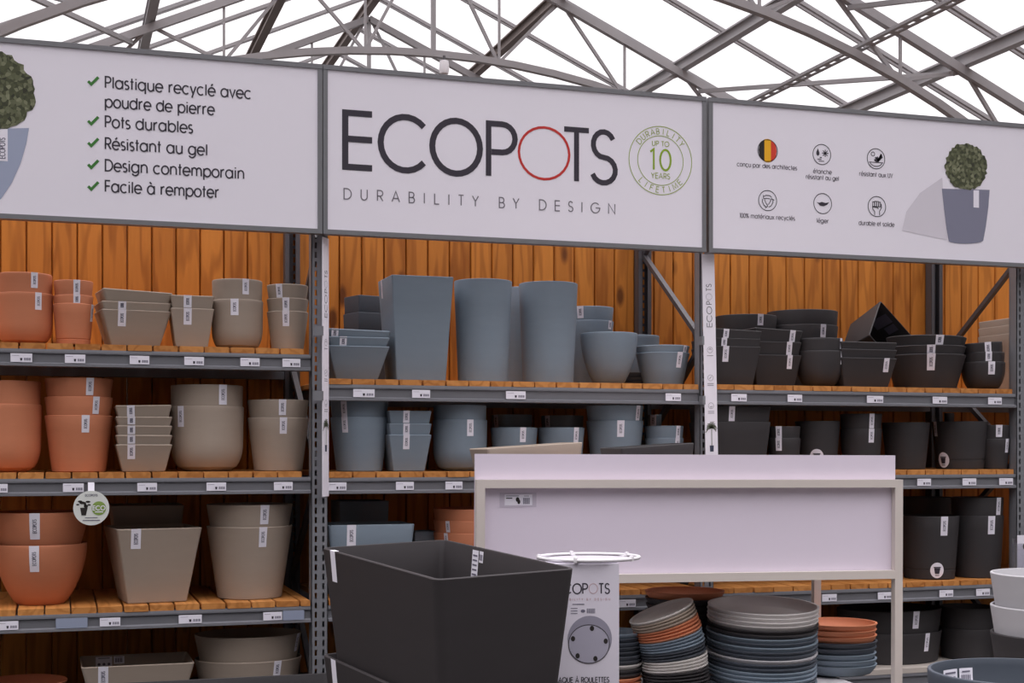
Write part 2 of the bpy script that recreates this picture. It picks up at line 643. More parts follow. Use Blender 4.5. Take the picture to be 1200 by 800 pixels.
def trim(mbx, m_, smooth=None):
    global tn
    tn += 1
    return tag(mbx.build('trim_%d' % tn, m_, smooth=smooth), kind='structure')


for s in (-1, 0, 1):
    for kpur in (range(1, 5) if s else (0,)):
        d = 1.55 * kpur
        p = MB()
        a = AR + s * d
        # an I-section purlin: two flanges and a web
        h0 = rz(a) + (0.02 if s else .06)
        for dz, ww, hh in ((.06, .10, .02), (-.06, .10, .02), (0, .025, .12)):
            p.bar(W(a, Y0R, h0 + dz), W(a, Y1R, h0 + dz), ww, hh)
        trim(p, roofrust if kpur in (0, 1) else roofst)
for s in (-1, 1):
    p = MB()
    p.bar(W(AR + s * EAVE, Y0R, rz(AR + EAVE)), W(AR + s * EAVE, Y1R, rz(AR + EAVE)), .16, .2)
    trim(p, roofst)
# glazing bars down both slopes
for i in range(26):
    y = Y0R + 1.4 * i + .37
    p = MB()
    for s in (-1, 1):
        p.bar(W(AR, y, HR + .13), W(AR + s * EAVE, y, rz(AR + EAVE) + .13), .036, .04)
        p.bar(W(AR, y + .07, HR + .13), W(AR + s * EAVE, y + .07, rz(AR + EAVE) + .13), .02, .04)
    trim(p, roofst)


def archh(d):
    return 4.48 - (9.6 - math.sqrt(max(9.6 ** 2 - d * d, 1)))


TRU = [5.35, 8.7, 12.05, 15.4, 18.85, 22.3, 25.7, 29.1, 32.5]
for y in TRU:
    p = MB()
    for s in (-1, 1):
        p.bar(W(AR, y, HR - .12), W(AR + s * EAVE, y, rz(AR + EAVE) - .12), .075, .085)
        prev = None
        for i in range(15):
            d = s * i * .48
            q = W(AR + d, y, archh(d))
            if prev is not None:
                p.bar(prev, q, .075, .075)
            prev = q
        tops = [0, 1.55, 3.1, 4.65, 6.2]
        bots = [.78, 2.33, 3.88, 5.4]
        for i, bd in enumerate(bots):
            B = W(AR + s * bd, y, archh(bd))
            for td in (tops[i] + .06, tops[i + 1] - .06):
                p.bar(B + Vector((0, .03, 0)), W(AR + s * td, y + .03, rz(AR + td) - .14), .034)
            p.bar(B, W(AR + s * bd * 1.0, y, rz(AR + bd) - .14), .026)
        # column under the eave
        p.bar(W(AR + s * EAVE, y, rz(AR + EAVE)), W(AR + s * EAVE, y, -CAM.z), .16, .16)
        p.bar(W(AR + s * 6.72, y, archh(6.72)), W(AR + s * EAVE, y, archh(6.72) - .3), .09, .09)
    # post and tie under the ridge
    p.bar(W(AR, y, HR - .1), W(AR, y, archh(0)), .05)
    trim(p, roofst)
# raking braces between neighbouring trusses
for i in range(len(TRU) - 1):
    p = MB()
    for s in (-1, 1):
        for d0, d1 in ((3.3, 4.5),):
            p.bar(W(AR + s * d0, TRU[i + 1], rz(AR + d0) - .2), W(AR + s * d1, TRU[i], rz(AR + d1) - .2), .045)
    trim(p, roofst)
# perforated cable tray hung from the trusses
ctm = MB()
ha, hb = 7.58, 3.98
NT = 150
for i in range(NT):
    ya = 3.0 + i * .2
    for du in ((-.06, -.02), (.02, .06)):
        ctm.box((CAM.x + ha + du[0], CAM.y + ya, CAM.z + hb), (CAM.x + ha + du[1], CAM.y + ya + .2, CAM.z + hb + .006))
    ctm.box((CAM.x + ha - .02, CAM.y + ya, CAM.z + hb), (CAM.x + ha + .02, CAM.y + ya + .09, CAM.z + hb + .006))
for dx in (-.065, .06):
    ctm.box((CAM.x + ha + dx, CAM.y + 3, CAM.z + hb), (CAM.x + ha + dx + .005, CAM.y + 3 + .2 * NT, CAM.z + hb + .03))
tag(ctm.build('cable_tray', roofst), 'perforated grey cable tray running under the right slope of the glass roof', 'cable tray')
cw = MB()
P0 = W(ha - .07, 14.6, hb)
cw.tube([P0 + Vector((.02 * math.sin(i * .9), 0, -.14 * i)) for i in range(7)], .012, 6)
tag(cw.build('hanging_cable', dsteel, smooth=40), 'thin cable hanging loose from the perforated cable tray above the right sign', 'cable')
# small camera-like fitting hung under the arch
lp = MB()
P0 = W(AR + .1, 15.3, archh(.1))
lp.lathe([(.001, -.25), (.05, -.24), (.06, -.19), (.05, -.1), (.02, -.09)], 14)
lo = empty('dome_camera', P0, 'small white dome camera hanging under the curved roof beam above the central sign', 'camera')
lp.build('housing', white_pl, lo, 40)
lp = MB()
lp.tube([(0, 0, -.13), (0, 0, -.04)], .015, 8)
lp.build('bracket', dsteel, lo)

# ------------------------------------------------------------------ pallet rack
PX = {-1: -4.45, 0: -2.25, 1: 0.0, 2: 2.17, 3: 4.34}
PW = .088
ZPOST = 3.35


def slotted_post(x, yf, yb, facing):
    """C-section with real slots punched in its front flange"""
    mbp = MB()
    z = 0.0
    hw = PW / 2
    yy = yf
    th_ = .004
    while z < ZPOST - .05:
        for (za, zb, cols) in ((z, z + .018, [(-hw, hw)]), (z + .018, z + .05, [(-hw, -.026), (-.014, .014), (.026, hw)])):
            for c0, c1 in cols:
                mbp.box((x + c0, min(yy, yy + facing * th_), za), (x + c1, max(yy, yy + facing * th_), zb))
        z += .05
    ya, y2 = sorted((yf, yb))
    for sx in (-1, 1):
        mbp.box((min(x + sx * hw, x + sx * (hw - .004)), ya, 0), (max(x + sx * hw, x + sx * (hw - .004)), y2, z))
    # return lip
    for sx in (-1, 1):
        mbp.box((min(x + sx * hw, x + sx * (hw - .025)), yb - .003, 0), (max(x + sx * hw, x + sx * (hw - .025)), yb + .003, z))
    return mbp


upl = {-1: 'slotted steel rack upright beyond the left edge beside the terracotta pots',
       0: 'slotted grey rack upright between the left bay and the centre bay',
       1: 'slotted grey rack upright between the centre bay and the right bay',
       2: 'slotted grey rack upright at the right edge of the right bay',
       3: 'slotted grey rack upright at the end beyond the right bay'}
for i, x in PX.items():
    t = empty('rack_upright', (x, .45, 0), upl[i], 'rack upright', 'rack uprights')
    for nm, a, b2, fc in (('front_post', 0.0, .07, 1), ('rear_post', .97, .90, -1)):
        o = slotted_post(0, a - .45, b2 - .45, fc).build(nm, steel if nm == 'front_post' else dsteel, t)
    zz, k = .25, (0 if i == 1 else 1)
    zz = {-1: .3, 0: .24, 1: .37, 2: .31, 3: .31}[i]
    while zz < 3.2:
        za, zb = zz, zz + .62
        ya, yb = (.05, .92) if k % 2 else (.92, .05)
        bm_ = MB()
        bm_.bar((0, ya - .45, za), (0, yb - .45, min(zb, 3.3)), .03, .03, up=(1, 0, 0))
        bm_.build('brace', dsteel, t)
        zz += .62
        k += 1
    bp_ = MB()
    for ya in (.035, .935):
        bp_.box((-.07, ya - .45 - .06, 0), (.07, ya - .45 + .06, .006))
    bp_.build('foot_plate', dsteel, t)

BAYS = {'left': (PX[-1], PX[0]), 'centre': (PX[0], PX[1]), 'right': (PX[1], PX[2]), 'end': (PX[2], PX[3])}
DECK = {('left', 'top'): 2.137, ('left', 'middle'): 1.491, ('left', 'lower'): .812, ('left', 'bottom'): .28,
        ('centre', 'top'): 1.983, ('centre', 'middle'): 1.487, ('centre', 'lower'): .812, ('centre', 'bottom'): .28,
        ('right', 'top'): 1.985, ('right', 'middle'): 1.4845, ('right', 'lower'): .802, ('right', 'bottom'): .28,
        ('end', 'top'): 1.985, ('end', 'middle'): 1.4845, ('end', 'lower'): .802, ('end', 'bottom'): .28}
BT = .03


def beam_mb(x0, x1, y0, zt, front=True):
    """cold-rolled step beam: top nose, recessed web, bright bottom lip"""
    hb_ = .087
    s = -1 if front else 1
    prof = [(0, 0), (-.006, 0), (-.008, -.012), (-.008, -.02), (.002, -.026), (.002, -.066), (-.013, -.0725), (-.014, -.085), (-.010, -hb_), (.045, -hb_), (.045, 0)]
    mbb = MB()
    pts = [((y0 + p[0]) if front else (y0 - p[0]), zt + p[1]) for p in prof]
    if not front:
        pts = pts[::-1]
    mbb.rings([[(x0, a, c) for a, c in reversed(pts)], [(x1, a, c) for a, c in reversed(pts)]])
    return mbb


for (bay, lev), zd in DECK.items():
    x0, x1 = BAYS[bay][0] + PW / 2 + .002, BAYS[bay][1] - PW / 2 - .002
    t = empty('rack_shelf', ((x0 + x1) / 2, .45, zd - BT), ('grey steel beams with pine boards, %s shelf of the %s rack bay' if lev != 'bottom' else 'pair of grey steel beams at the %s level of the %s rack bay') % (lev, bay), 'shelf', 'rack shelves')
    xo, yo, zo = t.location
    bmat = beamst if lev != 'bottom' else palewood
    f1 = beam_mb(x0 - xo, x1 - xo, .012 - yo, 0)
    f1.build('front_beam', beamst, t)
    beam_mb(x0 - xo, x1 - xo, .955 - yo, 0, False).build('rear_beam', beamst, t)
    if lev == 'bottom':
        continue
    x = x0 + .004
    while x < x1 - .05:
        bw = min(random.uniform(.118, .124), x1 - x - .003)
        bo = MB()
        ya, yb = .006 + random.uniform(-.004, .004), .98
        c = .003
        a0, a1 = x - xo, x - xo + bw
        ringp = [(a0 + c, 0), (a1 - c, 0), (a1, c), (a1, BT - c), (a1 - c, BT), (a0 + c, BT), (a0, BT - c), (a0, c)]
        bo.rings([[(a, ya - yo, z) for a, z in reversed(ringp)], [(a, yb - yo, z) for a, z in reversed(ringp)]])
        rvv = random.random()
        bo.pl = [rvv] * len(bo.v)
        o = bo.build('board', deckwood, t)
        x += bw + random.uniform(.006, .011)
# bottom level panels: pale on the right, unseen others darkened to cut bounced light
for bay in BAYS:
    x0, x1 = BAYS[bay][0] + PW / 2 + .004, BAYS[bay][1] - PW / 2 - .004
    bo = MB()
    bo.box((x0, .004, .28 - BT), (x1, .98, .28))
    tag(bo.build('base_panel', palewood if bay == 'right' else dsteel), ('pale' if bay == 'right' else 'dark') + ' flat panel laid on the bottom shelf of the %s rack bay' % bay, 'panel', 'bottom shelf panels')

# ------------------------------------------------------------------ pots
WALL = .0055


def prof_fn(kind, b):
    if kind == 'cone':
        return lambda t: b + (1 - b) * t
    if kind == 'cyl':
        def fcyl(t):
            t0 = .45
            top = .965 + .035 * t
            if t >= t0:
                return top
            return b + (.965 + .035 * t0 - b) * (1 - (1 - t / t0) ** 2.3) ** .62
        return fcyl
    if kind == 'bowl':
        return lambda t: b + (1 - b) * (1 - (1 - t) ** 1.9) ** .9
    if kind == 'round':
        return lambda t: b + (1 - b) * (1 - (1 - t) ** 2.6) ** .75
    raise ValueError(kind)


def section(sq, n=44):
    if not sq:
        return [(math.cos(2 * PI * j / n), math.sin(2 * PI * j / n)) for j in range(n)]
    out = []
    c = .07
    for cx_, cy_, a0 in ((1 - c, 1 - c, 0), (-1 + c, 1 - c, 90), (-1 + c, -1 + c, 180), (1 - c, -1 + c, 270)):
        for k in range(4):
            a = math.radians(a0 + 30 * k)
            out.append((cx_ + c * math.cos(a), cy_ + c * math.sin(a)))
    return out


def pot_mesh(name, kind, sq, rx, ry, h, b, m_, wall=WALL, rib=None):
    s = prof_fn(kind, b)
    sec = section(sq)
    mbp = MB()
    rg = []

    def ring(sx, sy, z):
        rg.append([(u * sx, v * sy, z) for u, v in sec])
    N = 4 if kind == 'cone' else 14
    ring(rx * s(0) - .006, ry * s(0) - .006, 0)
    ring(rx * s(0), ry * s(0), .005)
    for i in range(1, N + 1):
        t = i / N
        z = h * t
        if i == N:
            z = h - .0045
        ring(rx * s(t), ry * s(t), z)
        if rib and i == 1:
            zr = h * rib
            tt = zr / h
            for dz, ex in ((-.004, 0), (-.002, -.003), (.002, -.003), (.004, 0)):
                t3 = (zr + dz) / h
                rg.insert(-1, [(u * (rx * s(t3) + ex), v * (ry * s(t3) + ex), zr + dz) for u, v in sec]) if t3 < t else None
    ring(rx - .001, ry - .001, h - .0018)
    ring(rx - .003, ry - .003, h)
    ring(rx - wall + .001, ry - wall + .001, h)
    for i in range(N, 0, -1):
        t = i / N
        z = h * t
        if i == N:
            z = h - .002
        ring(rx * s(t) - wall, ry * s(t) - wall, max(z, .011))
    ring(rx * s(0) - wall - .004, ry * s(0) - wall - .004, .010)
    mbp.rings(rg)
    return mbp.mesh(name, m_, 28)


NUMW = {2: 'two', 3: 'three', 4: 'four', 5: 'five'}


def posword(i, n_):
    if n_ == 2:
        return ('lower', 'upper')[i]
    if n_ == 3:
        return ('bottom', 'middle', 'top')[i]
    if n_ == 4:
        return ('lowest', 'second lowest', 'second highest', 'topmost')[i]
    return ('lowest', 'second lowest', 'middle', 'second highest', 'topmost')[i]


def surf_fn(pot, off=.0012):
    """(u along the width from the phi / x of the sticker, v down from the rim) -> point in the pot's own frame"""
    s = prof_fn(pot['kind'], pot['b'])
    rx, ry, h = pot['rx'], pot['ry'], pot['h']

    def mk(c0):
        if pot['sq']:
            side = c0[0]
            if side == 'f':
                return lambda u, v: (c0[1] + u, -(ry * s(1 - v / h) + off), h - v)
            return lambda u, v: (-(rx * s(1 - v / h) + off), c0[1] - u, h - v)
        return lambda u, v: ((rx * s(1 - v / h) + off) * math.cos(c0 + u / rx), (ry * s(1 - v / h) + off) * math.sin(c0 + u / rx), h - v)
    return mk


def sticker(o, pot, c0, wd, ht, top=.0):
    f = surf_fn(pot)(c0)
    mbs = MB()
    nu, nv = 4, 3
    k = len(mbs.v)
    for j in range(nv + 1):
        for i in range(nu + 1):
            mbs.v.append(tuple(f(-wd / 2 + wd * i / nu, top + ht * j / nv)))
    for j in range(nv):
        for i in range(nu):
            a = k + j * (nu + 1) + i
            mbs.f.append((a, a + nu + 1, a + nu + 2, a + 1))
    # the tag folds over the rim
    s_ = mbs.build('sticker', paper, o)
    f2 = surf_fn(pot, .0018)(c0)
    tx = MB()
    hh = wd * .36
    L = min(ht * .52, wd * 1.7)
    vmid = top + ht * .5
    write(tx, 'ECOPOTS', 0, 0, hh, wd * .055, lambda a, c: f2(hh / 2 - c, vmid + L / 2 - a), fit=L)
    tx.build('lettering', ink, s_)
    return s_


def grid(mbq, u0, v0, u1, v1, f, tap=0.0, n=5):
    """small patch that follows a curved surface; tap narrows its lower end"""
    k = len(mbq.v)
    uc = (u0 + u1) / 2
    for j in range(3):
        v = v0 + (v1 - v0) * j / 2
        sc = 1 - tap * j / 2
        for i in range(n + 1):
            u = u0 + (u1 - u0) * i / n
            mbq.v.append(tuple(f(uc + (u - uc) * sc, v)))
    for j in range(2):
        for i in range(n):
            a = k + j * (n + 1) + i
            mbq.f.append((a, a + n + 1, a + n + 2, a + 1))


def round_tag(o, pot, c0, vc, r):
    f = surf_fn(pot)(c0)
    d = MB()
    d.v.append(tuple(f(0, vc)))
    N = 28
    for q_ in (.5, 1.0):
        d.v += [tuple(f(q_ * r * math.cos(2 * PI * i / N), vc + q_ * r * math.sin(2 * PI * i / N))) for i in range(N)]
    for i in range(N):
        i2 = (i + 1) % N
        d.f.append((0, 1 + i2, 1 + i))
        d.f.append((1 + i, 1 + i2, 1 + N + i2, 1 + N + i))
    s_ = d.build('round_sticker', paper, o)
    f2 = surf_fn(pot, .003)(c0)
    d = MB()
    grid(d, -.45 * r, vc - .3 * r, .45 * r, vc + .45 * r, f2, .3)
    grid(d, -.52 * r, vc - .45 * r, .52 * r, vc - .34 * r, f2)
    grid(d, -.3 * r, vc + .6 * r, .3 * r, vc + .68 * r, f2)
    d.build('pot_picture', darkink, s_)


STACKS = []


def S(desc, kind, sq, color, xl, xr, rims, b, deck, g=.06, st=(), tags=(), asp=1.0, tilt=0, tilt_all=0, yaw=0, rib=None,
      name=None, cat='plant pot', wall=WALL, zb=None, single=None):
    """a pot, or a stack of nested pots, standing on a shelf"""
    zd = DECK[deck] if isinstance(deck, tuple) else deck
    xm = (xl + xr) / 2
    if sq:
        X0, X1 = at(xl, rims[0], g).x, at(xr, rims[0], g).x
        rx = (X1 - X0) / 2
        ry = rx * asp
        C = Vector(((X0 + X1) / 2, g + ry, zd))
        zs = [at(xm, y, g).z for y in rims]
    else:
        Y = g + .1
        for _ in range(6):
            P = at(xm, rims[0], Y)
            rx = (xr - xl) / 2 * mpp(P)
            ry = rx * asp
            Y = g + ry
        P = at(xm, rims[0], Y)
        C = Vector((P.x, Y, zd))
        zs = [at(xm, y, Y).z for y in rims]
    if isinstance(deck, tuple) and not sq:
        lo_x, hi_x = BAYS[deck[0]][0] + .018, BAYS[deck[0]][1] - .018
        if C.x + rx > hi_x:
            d_ = C.x + rx - hi_x
            C.x -= d_ * .6
            rx -= d_ * .4
            ry -= d_ * .4
        if C.x - rx < lo_x and deck[0] != 'left':
            d_ = lo_x - (C.x - rx)
            C.x += d_ * .75
            rx -= d_ * .25
            ry -= d_ * .25
    h = zs[0] - zd
    n_ = len(rims)
    sfn = prof_fn(kind, b)
    kk = (1 - sfn(.75)) / (.25 * h)
    name = name or {'cone': 'flower_pot', 'cyl': 'rounded_pot', 'bowl': 'bowl_planter', 'round': 'rounded_pot'}[kind]
    if sq:
        name = 'square_planter' if abs(asp - 1) < .3 else 'trough_planter'
    base = dict(kind=kind, sq=sq, rx=rx, ry=ry, h=h, b=b)
    me = pot_mesh(name, kind, sq, rx, ry, h, b, POTC[color], wall, rib)
    made = []
    sc = 1.0
    for i in range(n_):
        dz = zs[i] - zs[0]
        if i:
            step = zs[i] - zs[i - 1]
            small = min(rx, ry)
            need = (small - wall - .0012 + small * kk * step) / small
            sc *= min(1.0, need)
        o = bpy.data.objects.new(name, me)
        COL.objects.link(o)
        o.location = C + Vector((0, 0, dz))
        o.scale = (sc, sc, 1)
        ry_ = tilt if i == n_ - 1 else 0
        o.rotation_euler = (0, math.radians(ry_ + tilt_all), math.radians(yaw))
        if n_ == 1:
            lab = single or desc
        else:
            lab = '%s of %s %s' % (posword(i, n_), NUMW[n_], desc)
        tag(o, lab, cat, desc if n_ > 1 else None)
        made.append(o)
    V = (CAM - C)
    V.z = 0
    V.normalize()
    R = Vector((-V.y, V.x, 0))          # to the picture's right
    mm = mpp(C)
    for s in st:
        i, px, wpx, hpx = s[:4]
        side = s[4] if len(s) > 4 else 'f'
        o = made[i]
        if sq:
            if side == 'f':
                c0 = ('f', (at(px, rims[i], g).x - C.x))
            else:
                c0 = ('l', ry * .45)
        else:
            sa = max(-.94, min(.94, (px - xm) * mm / rx))
            a = math.asin(sa)
            d = V * math.cos(a) + R * math.sin(a)
            c0 = math.atan2(d.y, d.x)
            if px > xm:
                pass
        sticker(o, base, c0, wpx * mm, hpx * mm)
    for (i, px, py, rpx) in tags:
        sa = max(-.94, min(.94, (px - xm) * mm / rx))
        a = math.asin(sa)
        d = V * math.cos(a) + R * math.sin(a)
        c0 = math.atan2(d.y, d.x)
        z = at(px, py, C.y - ry * .8).z
        round_tag(made[i], base, c0, zs[i] - z, rpx * mm)
    return made, base, C


LT, LM, LL, LB = ('left', 'top'), ('left', 'middle'), ('left', 'lower'), ('left', 'bottom')
CT, CM, CL, CB = ('centre', 'top'), ('centre', 'middle'), ('centre', 'lower'), ('centre', 'bottom')
RT, RM, RL, RB = ('right', 'top'), ('right', 'middle'), ('right', 'lower'), ('right', 'bottom')

# --- left bay, top shelf
S('wide rounded terracotta pots, leftmost on the top left shelf', 'cyl', 0, 'terracotta', -3, 61, [345, 322], .62, LT, .05, [(1, 40, 8, 18), (0, 44, 8, 20)])
S('small tapered terracotta pots, second on the top left shelf', 'cone', 0, 'terracotta', 63, 109, [357, 347, 330], .82, LT, .05, [(2, 90, 8, 18), (1, 90, 8, 11), (0, 110, 8, 20)], rib=.14)
S('tapered taupe square planters beside the small terracotta pots', 'cone', 1, 'taupe', 115, 198, [363, 353.5, 340], .70, LT, .06, [(0, 139, 9, 19), (1, 139, 9, 9)], tilt=1.8, asp=.8, yaw=7)
S('narrow taupe square planters midway along the top left shelf', 'cone', 1, 'taupe', 200, 251, [361, 346], .74, LT, .06, [(0, 220, 9, 19), (1, 220, 9, 14)])
S('straight rounded taupe pots on the top left shelf', 'cyl', 0, 'taupe', 248, 308, [353, 329.5], .66, LT, .06, [(1, 288, 8, 18), (0, 275, 9, 19)])
S('slim tapered taupe pots at the right of the top left shelf', 'cone', 0, 'taupe', 313, 361, [366, 351, 335], .76, LT, .08, [(2, 327, 8, 16), (0, 335, 8, 18), (1, 335, 8, 15)])
# --- left bay, middle shelf
S('rounded terracotta pots, leftmost on the middle left shelf', 'cyl', 0, 'terracotta', -34, 47, [474, 447], .62, LM, .06)
S('tall tapered terracotta pots on the middle left shelf', 'cone', 0, 'terracotta', 54, 131, [487, 465.5, 444], .79, LM, .06, [(2, 105, 9, 20), (1, 112, 8.5, 20), (0, 100, 9, 20)])
S('little taupe square planters on the middle left shelf', 'cone', 1, 'taupe', 136, 202, [520.5, 509.5, 498.5, 488, 474.5], .76, LM, .06,
  [(0, 154, 8.5, 17), (1, 154, 8.5, 10), (2, 154, 8.5, 10), (3, 154, 8.5, 9), (4, 154, 8.5, 13)], tilt=-1.2)
S('big rounded taupe pots on the middle left shelf', 'cyl', 0, 'taupe', 200, 285, [476.6, 452], .62, LM, .07, [(1, 261, 10, 23), (0, 213, 9.5, 24)])
S('tapered taupe pots at the right of the middle left shelf', 'cone', 0, 'taupe', 291, 363, [489.5, 469], .79, LM, .08, [(1, 332, 8.5, 18), (0, 333, 8.5, 19)])
# --- left bay, lower shelf
S('bulging terracotta pots, leftmost on the lower left shelf', 'bowl', 0, 'terracotta', -4, 100, [636, 599], .52, LL, .05, [(1, 41, 11.5, 30), (0, 40.5, 11, 30)])
S('large taupe square planter at the front of the lower left shelf', 'cone', 1, 'taupe', 130, 232, [619], .70, LL, .05, [(0, 153, 11, 23)], yaw=7)
S('taupe square planter in the shade behind the large square one', 'cone', 1, 'taupe', 130, 216, [592], .72, LL, .5)
S('large tapered round taupe pots on the lower left shelf', 'cone', 0, 'taupe', 243, 342, [615, 590], .75, LL, .05, [(1, 310, 10.5, 22), (0, 308, 9.5, 23)])
# --- left bay, bottom shelf
lb1 = S('round terracotta pot at the bottom left corner, only its rim showing', 'cone', 0, 'terracotta', -22, 77, [797], .75, LB, .08, [(0, 38, 22, 24)])
lb2 = S('taupe square planter with label pair inside on the bottom left shelf', 'cone', 1, 'taupe', 95, 228, [779], .8, LB, .06, [(0, 121, 11, 24)], asp=.75)
S('wide oval taupe bowls on the bottom left shelf', 'cone', 0, 'taupe', 229, 353, [769, 741], .86, LB, .08, [(0, 326, 10, 19), (1, 351.5, 9, 21)], asp=.8)


def inner_labels(pot, dx, zdrop, wds, m1=paper, label=None):
    """the care label pair stuck inside the far wall of a pot"""
    o, base, C = pot[0][0], pot[1], pot[2]
    y = base['ry'] * (prof_fn(base['kind'], base['b'])(.8)) - WALL - .004
    xx = dx
    for wd, hd in wds:
        mbl = MB()
        z1 = base['h'] - zdrop
        tlt = .0
        fy = lambda z: base['ry'] * prof_fn(base['kind'], base['b'])(max(0, min(1, z / base['h']))) - WALL - .002
        if base['sq']:
            pts = [(xx, fy(z1 - hd), z1 - hd), (xx + wd, fy(z1 - hd), z1 - hd), (xx + wd, fy(z1), z1), (xx, fy(z1), z1)]
        else:
            def P(xq, z):
                rr = fy(z)
                return (xq, math.sqrt(max(rr * rr - xq * xq, 0)) - .002, z)
            pts = [P(xx, z1 - hd), P(xx + wd, z1 - hd), P(xx + wd, z1), P(xx, z1)]
        mbl.poly(pts)
        lo_ = mbl.build('care_label', m1, o)
        q = MB()
        a, bq, c, d = [Vector(p) for p in pts]
        f = lambda u, v: a + (bq - a) * u + (d - a) * v + Vector((0, -.001, 0))
        for k in range(6):
            if wds.index((wd, hd)):
                rect(q, .15 + .12 * k, .2, .15 + .12 * k + (.06 if k % 2 else .09), .75, f)
            elif k < 3:
                disc(q, .2 + .3 * k, .35, .09, .12, f, 12)
        rect(q, .15, .84, .85, .9, f)
        q.build('barcode', ink, lo_)
        xx += wd + .008


inner_labels(lb2, -.2, .008, [(.085, .06), (.055, .04)])

# --- centre bay, top shelf
S('blue-grey square planters, front left of the top centre shelf', 'cone', 1, 'grey', 384, 457, [405, 394.5, 386], .68, CT, .05, [(2, 392, 8, 10), (1, 402.5, 8, 11)], tilt=1.2)
S('shade-darkened grey square planters half hidden behind the square tower', 'cone', 1, 'dark', 413, 452, [366, 346], .86, CT, .58, yaw=16)  # darker plastic stands in for the shade behind the tower
S('tall blue-grey square tower planter on the top centre shelf', 'cone', 1, 'grey', 459, 532, [323], .80, CT, .07, [(0, 451, 4, 22, 'l')])
S('tall round blue-grey tower pot next to the square tower', 'cone', 0, 'grey', 532, 600, [330], .86, CT, .07, name='tower_pot')
S('round blue-grey tower pot peeping out between the two front towers', 'cone', 0, 'grey', 583, 645, [339], .88, CT, .5, name='tower_pot')
S('tall round blue-grey tower pot, rightmost of the front towers', 'cone', 0, 'grey', 608, 677, [333], .86, CT, .07, name='tower_pot')
S('tapered blue-grey pots behind the egg-shaped pot, top centre shelf', 'cone', 0, 'grey', 662, 719, [377, 361], .75, CT, .45, [(0, 715, 7, 10), (1, 680, 8, 14)])
S('egg-shaped blue-grey pot to the right of the towers, top centre shelf', 'bowl', 0, 'grey', 680, 747, [391], .50, CT, .06, [])
S('round blue-grey bowl in the back row beside the rear upright', 'cyl', 0, 'grey', 722, 783, [394], .6, CT, .5)
S('low round blue-grey bowls at the right of the top centre shelf', 'cone', 0, 'grey', 746, 813, [414, 406], .75, CT, .06, [(0, 800, 8, 18), (1, 806, 7, 9)])
# --- centre bay, middle shelf
S('wide tapered blue-grey pots, leftmost on the middle centre shelf', 'cone', 0, 'grey', 387, 455, [489, 470], .79, CM, .06, [(1, 403, 8, 19), (0, 404, 8, 18)])
S('slim blue-grey square planters on the middle centre shelf', 'cone', 1, 'grey', 456, 506, [509, 496, 481], .74, CM, .06, [(0, 476.5, 7.5, 17), (1, 476.5, 7.5, 13), (2, 476.5, 7.5, 14)])
S('rounded blue-grey pots on the middle centre shelf', 'cyl', 0, 'grey', 507, 571, [492, 475], .6, CM, .06, [(0, 551, 8, 19)])
S('low blue-grey bowl above the left end of the display board', 'cone', 0, 'grey', 575, 630, [501], .85, CM, .08, [(0, 613, 7.5, 17)])
S('shaded low bowl standing behind, left of the pair on the middle centre shelf', 'cone', 0, 'grey', 576, 624, [486], .85, CM, .52, [(0, 581, 8, 15)])
S('low blue-grey bowl above the taupe trough on the white display', 'cone', 0, 'grey', 630, 685, [501], .85, CM, .08, [(0, 675.5, 7.5, 18)])
S('shaded low bowl standing behind, right of the pair on the middle centre shelf', 'cone', 0, 'grey', 634, 684, [487], .85, CM, .52, [(0, 641.5, 8, 15)])
S('large tapered blue-grey pots toward the right of the middle centre shelf', 'cone', 0, 'grey', 687, 754, [493, 475.5], .82, CM, .06, [(1, 748, 8, 19), (0, 727.5, 8.5, 19)])
S('small blue-grey bowls at the right of the middle centre shelf', 'cone', 0, 'grey', 756, 801, [513, 499], .85, CM, .08, [(0, 794, 7, 16), (1, 795, 7, 14)])
S('shaded small bowl in the back row beside the centre upright', 'cone', 0, 'grey', 763, 803, [486], .85, CM, .5, [(0, 781.5, 7, 14)])
# --- centre bay, lower shelf
cl1 = S('wide blue-grey trough behind the big black planter, lower centre shelf', 'cone', 1, 'grey', 385, 486, [614.5], .83, CL, .05, [(0, 412, 10.5, 25)], asp=.7)
S('dark square planter in the shade behind the blue-grey trough', 'cone', 1, 'grey', 398, 456, [587], .9, CL, .55)
S('small blue-grey trough between the wide trough and terracotta bowls', 'cone', 1, 'grey', 486, 512, [622.5], .85, CL, .34, asp=1.2)
S('terracotta bowls behind the left end of the white display', 'cone', 0, 'terracotta', 508, 598, [622.5, 608.5, 595], .82, CL, .05, [(0, 523, 6, 13), (1, 525, 6, 13)])
# --- right bay, top shelf
S('black square planters at the left of the top right shelf', 'cone', 1, 'black', 836, 892, [405.5, 396, 386], .78, RT, .05, [(0, 851, 7.5, 18), (1, 849, 7, 10), (2, 850, 7, 11)], tilt=2)
S('leaning black square planters second on the top right shelf', 'cone', 1, 'black', 884, 940, [415.5, 400, 385.5], .80, RT, .14, [(0, 926, 6.5, 16), (1, 925.5, 7, 15), (2, 928, 7, 15)], tilt=2.5)
S('wide black bowl in the back row beside the lettered strip', 'cone', 0, 'black', 838, 910, [371], .78, RT, .5, [(0, 891, 7.5, 13)])
S('large round black pots in the back row of the top right shelf', 'cone', 0, 'black', 899, 981, [383, 366], .86, RT, .5, [(0, 964, 7.5, 15)])
S('round black bowls at the front of the top right shelf', 'round', 0, 'black', 932, 988, [412, 397.5], .55, RT, .05, [(1, 986, 7, 15), (0, 986, 7, 16)])
S('black square planters under the tipped black cube', 'cone', 1, 'black', 986, 1052, [419, 409, 400.5], .80, RT, .06, [(0, 1039.5, 7, 16)])
